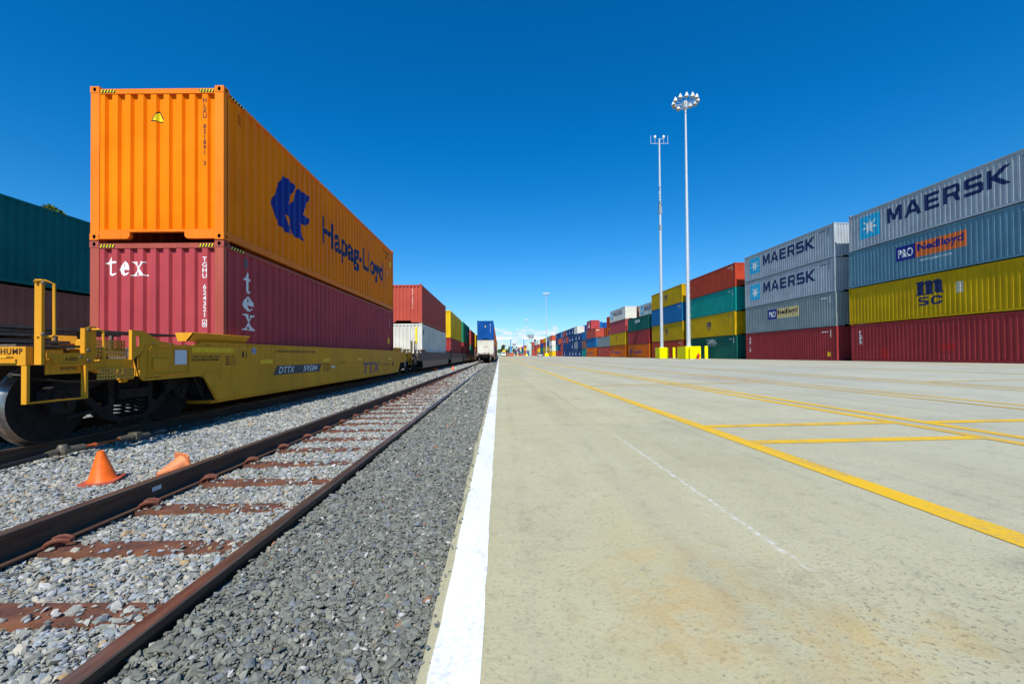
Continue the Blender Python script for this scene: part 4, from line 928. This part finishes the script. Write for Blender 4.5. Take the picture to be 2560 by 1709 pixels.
# ================================================================== MASTS, BOLLARDS, HYDRANT
def bollard(x, y, label, h=1.6, r=.2):
    b = thing('bollard', (x,y,gz(x)), label, 'bollard', 'yellow bollards round the mast bases')
    MB().lathe([(r,0),(r,h-.06),(r*.85,h),(r*.2,h+.05)], 'z', n=20).build('post', M['yellowbase'], b, smooth=True)
    MB().lathe([(r+.05,0),(r+.05,.03),(r+.01,.035)], 'z', n=20).build('collar', M['galv'], b)
def floodlamp(parent, x, y, z, a, k=.76):
    mb = MB(); mb.lathe([(.10,.62),(.13,.60),(.14,.42),(.20,.38),(.34,.05),(.36,0),(.34,-.02)], 'z', n=14)
    o = mb.build('floodlight', M['lamp'], parent, (x,y,z), smooth=True)
    g = MB().lathe([(.33,-.02),(.33,-.10),(.22,-.20),(.05,-.22)], 'z', n=14).build('lens', M['glass'], o, smooth=True)
    o.rotation_euler = (math.sin(a)*-.15+random.uniform(-.12,.12), math.cos(a)*.12+random.uniform(-.12,.12), 0); o.scale = (k,k,k*1.05)
def mast(x, y, label, bw=1.95, bd=2.6, h=34.4, rb=.27, lod=0):
    m_ = thing('light_mast', (x,y,gz(x)), label, 'light mast', 'tall floodlight masts')
    MB().box(-bw/2,-bd/2,0,bw/2,bd/2,1.63).build('base_block', M['yellowbase'], m_, bevel=.03)
    MB().lathe([(rb*1.55,1.63),(rb*1.55,1.68),(rb*1.15,1.70),(rb,1.9),(rb*.42,h-1.1)], 'z', n=20).build('pole', M['galv'], m_, smooth=True)
    mb = MB()
    for k in range(12):
        a = 2*math.pi*k/12+.2; mb.tube([(0,0,h-.9),(1.42*math.cos(a),1.42*math.sin(a),h-.6)], .035, 6)
    mb.lathe([(.14,h-1.6),(.32,h-1.3),(.34,h-.7),(.2,h-.4)], 'z', n=14); 
    ring = [(1.42*math.cos(t*math.pi/12), 1.42*math.sin(t*math.pi/12), h-.6) for t in range(25)]; mb.tube(ring, .03, 5)
    mb.build('lamp_ring', M['galv'], m_)
    if lod == 0:
        for k in range(12): a = 2*math.pi*k/12+.2; floodlamp(m_, 1.46*math.cos(a), 1.46*math.sin(a), h-.6+random.uniform(-.08,.08), a)
    else:
        mb = MB()
        for k in range(8): a = 2*math.pi*k/8; mb.lathe([(.12,.6),(.2,.4),(.36,.05),(.3,-.15)], 'z', (1.6*math.cos(a),1.6*math.sin(a),h-.6), 8)
        mb.build('floodlight', M['lamp'], m_)
    return m_
mst = mast(24.85, 54.6, 'tallest floodlight mast on a wide yellow block, ring of twelve lamps')
mb = MB()
for k in range(14): mb.box(.26,-.012,3+k*.9,.40,.012,3.03+k*.9)
mb.build('climbing_peg', M['galv'], mst)
bollard(24.4, 52.9, 'yellow bollard standing directly in front of the tall floodlight mast'); bollard(26.2, 52.7, 'lone yellow bollard right of the fire hydrant'); 
am = thing('antenna_mast', (24.7, 63.2, gz(24.7)), 'slim antenna mast left of the tall floodlight mast, two white domes on top', 'antenna mast')
MB().box(-.68,-.9,0,.68,.9,1.65).build('base_block', M['yellowbase'], am, bevel=.03)
MB().lathe([(.38,1.65),(.38,1.70),(.26,1.72),(.24,1.9),(.12,33.5)], 'z', n=18).build('pole', M['galv'], am, smooth=True)
MB().box(-1.32,-.025,32.75,1.32,.025,32.80).box(-.05,-.025,33.45,.68,.025,33.50).build('cross_arm', M['galv'], am)
for s in (-1,1):
    MB().tube([(s*.66,0,32.7),(s*.66,0,33.6)], .03, 6).build('dome_stem', M['galv'], am); MB().lathe([(.05,33.55),(.14,33.6),(.19,33.72),(.19,33.86),(.12,33.98),(.03,34.02)], 'z', (s*.66,0,0), 14).build('antenna_dome', M['lamp'], am, smooth=True)
    MB().tube([(s*1.30,0,32.7),(s*1.30,0,34.0)], .02, 5).build('whip_antenna', M['lamp'], am)
MB().box(-.2,-.2,22.,.2,.2,23.6).box(-.16,-.2,19.5,.16,.2,20.3).build('equipment_box', plain('grey equipment box', (.25,.28,.30), .5), am)
bollard(26.15, 62.3, 'yellow bollard between the antenna mast and the floodlight mast'); 
mast(24.6, 216., 'second floodlight mast, midway down the yard', 1.9, 1.9, 33., lod=0)
mast(24.9, 377., 'small third floodlight mast near the far blocks', 1.9, 1.9, 33., lod=1)
mast(24.9, 560., 'farthest floodlight mast, just left of the gantry crane', 1.9, 1.9, 33., lod=1)
hy = thing('fire_hydrant', (25.3, 52.9, gz(25.3)), 'red fire hydrant before the wide yellow mast block', 'fire hydrant')
MB().lathe([(.17,0),(.17,.04),(.12,.05),(.12,.10),(.115,.50),(.15,.51),(.15,.55),(.12,.56)], 'z', n=18).build('barrel', M['red'], hy, smooth=True)
MB().lathe([(.13,.56),(.12,.64),(.07,.70),(.03,.72),(.03,.78)], 'z', n=16).build('bonnet', M['red'], hy, smooth=True)
for s in (-1,1): MB().lathe([(.05,.10*s),(.055,.19*s),(.065,.19*s),(.065,.24*s)], 'x', (0,0,.42), 12).build('side_outlet', M['red'], hy)
MB().lathe([(.07,-.10),(.075,-.19),(.085,-.19),(.085,-.24)], 'y', (0,0,.38), 14).build('front_outlet', M['red'], hy)

# ================================================================== CONES, HOSE, SMALL THINGS
def cone(x, y, z, label, rot=(0,0,0), s=1., mb_=None, mc_=None):
    c = thing('traffic_cone', (x,y,z), label, 'traffic cone', 'orange traffic cones beside the track'); c.rotation_euler = rot; c.scale = (s,s,s)
    MB().prism([(-.15,-.12),(-.12,-.15),(.12,-.15),(.15,-.12),(.15,.12),(.12,.15),(-.12,.15),(-.15,.12)], 'z', 0, .022).build('base', mb_ or M['conebase'], c, bevel=.004)
    mb = MB().lathe([(.122,.022),(.112,.035),(.030,.305),(.026,.315),(.018,.312),(.018,.25)], 'z', n=28); mb.build('cone_body', mc_ or M['conec'], c, smooth=True)
cone(-3.68, 3.87, -.135, 'orange cone standing upright on the gravel left of the near rail', (R(3), R(-2), R(20)), .9)
cone(-3.17, 4.20, -.06, 'faded pale orange cone lying on its side behind the near rail', tuple(Vector((-.40,-.86,-.22)).to_track_quat('Z','Y').to_euler()), .78, M['conef'], M['conef'])
cone(-3.8, 34., -.14, 'distant upright orange cone between the two tracks')
cone(-4.95, 31.5, -.06, 'distant fallen orange cone beside the train shadow edge', (R(80), 0, R(60)))
hs = thing('air_hose', (0,0,0), 'black air hose with metal couplings and orange pipe beside the train rail', 'hose')
zz = -.10
MB().tube([(-5.16,2.6,zz),(-5.14,3.6,zz+.02),(-5.08,4.2,zz),(-5.10,4.72,zz+.02)], .025, 10).build('hose', M['rubber'], hs, smooth=True)
MB().tube([(-5.10,4.70,zz+.02),(-5.10,4.80,zz+.03)], .036, 10).lathe([(.03,-.06),(.05,-.05),(.055,.02),(.04,.06)], 'z', (-5.09,4.86,zz+.04), 12).box(-5.16,4.82,zz,-5.02,4.93,zz+.05).tube([(-5.10,4.9,zz+.03),(-5.06,5.08,zz+.03)], .04, 10).build('valve_coupling', M['brass'], hs, smooth=True)
MB().tube([(-5.06,5.06,zz+.03),(-5.02,5.3,zz+.035),(-5.0,5.50,zz+.04)], .020, 10).tube([(-5.04,5.18,zz+.03),(-5.035,5.21,zz+.03)], .027, 10).build('pipe', M['rustpipe'], hs, smooth=True)
MB().tube([(-5.0,5.48,zz+.04),(-4.99,5.62,zz+.04)], .035, 10).tube([(-4.99,5.62,zz+.04),(-4.97,5.70,zz+.04)], .048, 10).tube([(-4.97,5.70,zz+.03),(-4.96,5.9,zz+.03)], .03, 10).box(-5.04,5.66,zz,-4.92,5.74,zz+.09).build('end_coupling', M['brass'], hs, smooth=True)
MB().tube([(-4.96,5.9,zz+.02),(-5.0,6.3,zz),(-4.95,6.9,zz+.01),(-5.0,7.4,zz)], .022, 8).build('hose', M['rubber'], hs, smooth=True)
g = np.random.RandomState(5); mb = MB()
for k in range(420):
    x = 1.2+g.rand()*2.6 if k < 300 else g.rand()*8; y = .9+g.rand()**2*1.3 if k < 300 else 1+g.rand()*7; s = g.uniform(.0015,.0045) if k < 300 else g.uniform(.002,.006)
    vs = [(x+s*a*g.uniform(.7,1.3), y+s*b*g.uniform(.7,1.3), gz(x)+s*.5+s*c_*.6) for a,b,c_ in ((1,0,0),(-1,0,0),(0,1,0),(0,-1,0),(0,0,1),(0,0,-1))]
    mb.add(vs, [(0,2,4),(2,1,4),(1,3,4),(3,0,4),(2,0,5),(1,2,5),(3,1,5),(0,3,5)])
tag(mb.build('grit', plain('tan grit', (.42,.34,.17), .9, var=.4, scale=60.)), 'scattered tan grit on the concrete apron', 'grit', None, 'stuff')

# ================================================================== CRANES, VEHICLES, TREES
def crane(x0, x1, y, h, label, depth=12.):
    c = thing('gantry_crane', (0,y,0), label, 'gantry crane', 'blue and white gantry cranes')
    z0 = .36 if x0 > 0 else -.1
    for i, x in enumerate((x0, x1)):
        for d in (0, depth): MB().prism([(x-.7,z0),(x+.7,z0),(x+.55,h),(x-.55,h)], 'y', d-.6, d+.6).build('leg', M['bluesteel'] if d == 0 else M['whitesteel'], c)
        MB().box(x-.6, -3, z0+.6, x+.6, depth+3, z0+2.0).build('sill_beam', M['whitesteel'], c)
    for d in (0, depth): MB().box(x0-1.2, d-.8, h-1.6, x1+1.2, d+.8, h+.3).build('main_girder', M['whitesteel'], c)
    MB().box(x0-1.2, -.8, h+1.5, x1+1.2, -.75, h+1.6).build('handrail', M['galv'], c)
    t = x0+(x1-x0)*.25
    MB().box(t-3, -2, h+.3, t+3, depth+2, h+3.2).build('trolley', plain('grey trolley', (.25,.27,.3), .5), c)
    MB().box(t+3.2,-1.5,h-4.6,t+5.2,.8,h-2.2).build('operator_cab', M['window'], c); MB().box(t-1,2,h-6,t+7,5,h-5.2).tube([(t+1,3,h-5),(t+1,3,h)], .12, 5).tube([(t+5,3,h-5),(t+5,3,h)], .12, 5).build('spreader', M['black'], c)
crane(-16, 12.8, 460, 20.6, 'blue and white gantry crane spanning the tracks behind the distant train')
crane(27.3, 60, 462, 20.6, 'blue and white gantry crane standing over the far yard stacks')
crane(22., 44, 760, 19.0, 'farthest thin white gantry crane between the two larger ones')
# silver car
v_ = thing('parked_car', (18.6,190,gz(18.6)), 'silver car driving towards us on the yard lane', 'car')
mb = MB(); prof = [(-2.3,.35),(-2.35,.75),(-2.2,.95),(-1.2,1.05),(2.2,1.05),(2.3,.9),(2.3,.4)]; mb.prism([(a_,b_) for a_,b_ in prof], 'x', -.92, .92); mb.build('body', M['silver'], v_, bevel=.05)
MB().add([(-.86,-1.2,1.05),(.86,-1.2,1.05),(.86,2.0,1.05),(-.86,2.0,1.05),(-.68,-.5,1.62),(.68,-.5,1.62),(.68,1.5,1.62),(-.68,1.5,1.62)], [(0,1,5,4),(1,2,6,5),(2,3,7,6),(3,0,4,7)]).build('window', M['window'], v_)
MB().box(-.70,-.5,1.6,.70,1.5,1.67).build('roof', M['silver'], v_)
for s in (-1,1):
    MB().box(s*.5,-2.37,.68,s*.85,-2.2,.85).build('headlight', M['lamp'], v_)
    for yy in (-1.45,1.45): MB().lathe([(.15,-.1),(.34,-.1),(.34,.1),(.15,.1)], 'x', (s*.82,yy,.34), 16).build('wheel', M['tyre'], v_)
# truck with container
tk = thing('yard_truck', (3.2,292,gz(3.2)), 'white yard truck pulling a pinkish container, far down beside the train', 'truck')
MB().box(-1.2,0,.9,1.2,2.4,3.2).build('cab', M['lamp'], tk, bevel=.1); MB().box(-1.0,-.02,2.0,1.0,0,2.9).build('windscreen', M['window'], tk); MB().box(-1.0,-.1,.5,1.0,2.6,.9).box(-.5,2.4,.9,.5,8,1.1).build('chassis', M['cast'], tk)
for s in (-1,1):
    for yy in (.8,4.2,5.4): MB().lathe([(.2,-.15),(.5,-.15),(.5,.15),(.2,.15)], 'x', (s*1.0,yy,.5), 14).build('wheel', M['tyre'], tk)
container(9.2, 300, .12+gz(9), 12.19, 2.6, 'salmon', 'salmon pink container on the ground across the lane, far ahead', 'containers standing on the far lane', 2)
container(6.3, 306, .12+gz(6), 12.19, 2.6, 'brown', 'brown container on the ground beside the salmon pink one', 'containers standing on the far lane', 2)
container(3.9, 330, .12+gz(4), 12.19, 2.6, 'yellow2', 'bright yellow container on the ground behind the white truck', 'containers standing on the far lane', 2)
container(3.9, 330, 2.74+gz(4), 12.19, 2.6, 'yellow2', 'bright yellow container stacked on another yellow one beyond the white truck', 'containers standing on the far lane', 2)

w = NT('tree foliage'); at = w.n('ShaderNodeAttribute', attribute_name='leaf'); w.put(w.b, 'Base Color', at.outputs['Color']); w.b.inputs['Roughness'].default_value = .6
LEAF = w.mat; BARK = plain('bark', (.09,.065,.045), .9)
def tree(x, y, h, r, label, n=5000, leaf=.16, dens=26, seed=1, z=-.4, tone=(.07,.12,.02), grp='trees beyond the tracks'):
    g = np.random.RandomState(seed); t = thing('tree', (x,y,z), label, 'tree', grp)
    mb = MB(); mb.tube([(0,0,0),(.1,0,h*.3),(-.1,.1,h*.55),(0,0,h*.8)], [r*.09,r*.075,r*.05,r*.02], 8); cl = []
    for k in range(dens):
        a, e, q = g.uniform(0,6.28), g.uniform(-.35,1), g.uniform(.45,1)**.6
        c = np.array([r*q*math.cos(a)*math.cos(e*1.4), r*q*math.sin(a)*math.cos(e*1.4), h*.62+h*.36*math.sin(e*1.4)*q]); cl.append((c, g.uniform(.22,.42)*r))
        mb.tube([(0,0,h*g.uniform(.3,.5)), tuple(c*.6+np.array([0,0,h*.2])), tuple(c)], [r*.035,r*.02,r*.006], 5)
    mb.build('trunk', BARK, t)
    V, C = [], []
    for i in range(n):
        c, cr = cl[g.randint(len(cl))]; d = g.normal(size=3); d /= np.linalg.norm(d); p = c+d*cr*g.uniform(.55,1.)*np.array([1,1,.75])
        u = g.normal(size=3); u /= np.linalg.norm(u); w_ = np.cross(u, g.normal(size=3)); w_ /= np.linalg.norm(w_); s = leaf*g.uniform(.6,1.4)
        V += [p+u*s, p+w_*s*.6, p-u*s, p-w_*s*.6]; k = g.uniform(.6,1.5); C += [(tone[0]*k*g.uniform(.8,1.5), tone[1]*k, tone[2]*k, 1)]*4
    V = np.array(V); me = bpy.data.meshes.new('crown'); me.from_pydata([tuple(q) for q in V], [], [(4*i,4*i+1,4*i+2,4*i+3) for i in range(n)])
    ca = me.color_attributes.new('leaf', 'FLOAT_COLOR', 'POINT'); ca.data.foreach_set('color', np.array(C, 'f').ravel()); me.update()
    inst('crown', me, LEAF, t)
tree(-43.0, 40., 16.6, 2.1, 'leafy green tree whose top shows above the teal container', 9000, .20, 34, 3, tone=(.10,.15,.02))
for k, (x, y, h, r, nm) in enumerate(((10.,820,22,6,'dark conical tree on the horizon left of the crane leg'),(24.,830,20,6,'dark round tree on the horizon right behind the crane leg'),(2.,900,15,8,'low green tree on the horizon closest to the train'),(36.,950,13,10,'broad low tree on the horizon between the cranes'),(17,960,12,10,'broad pale green tree low on the horizon'))):
    tree(x, y, h, r, nm, 700, 1.1, 14, 20+k, tone=(.04,.08,.02), grp='trees on the horizon')
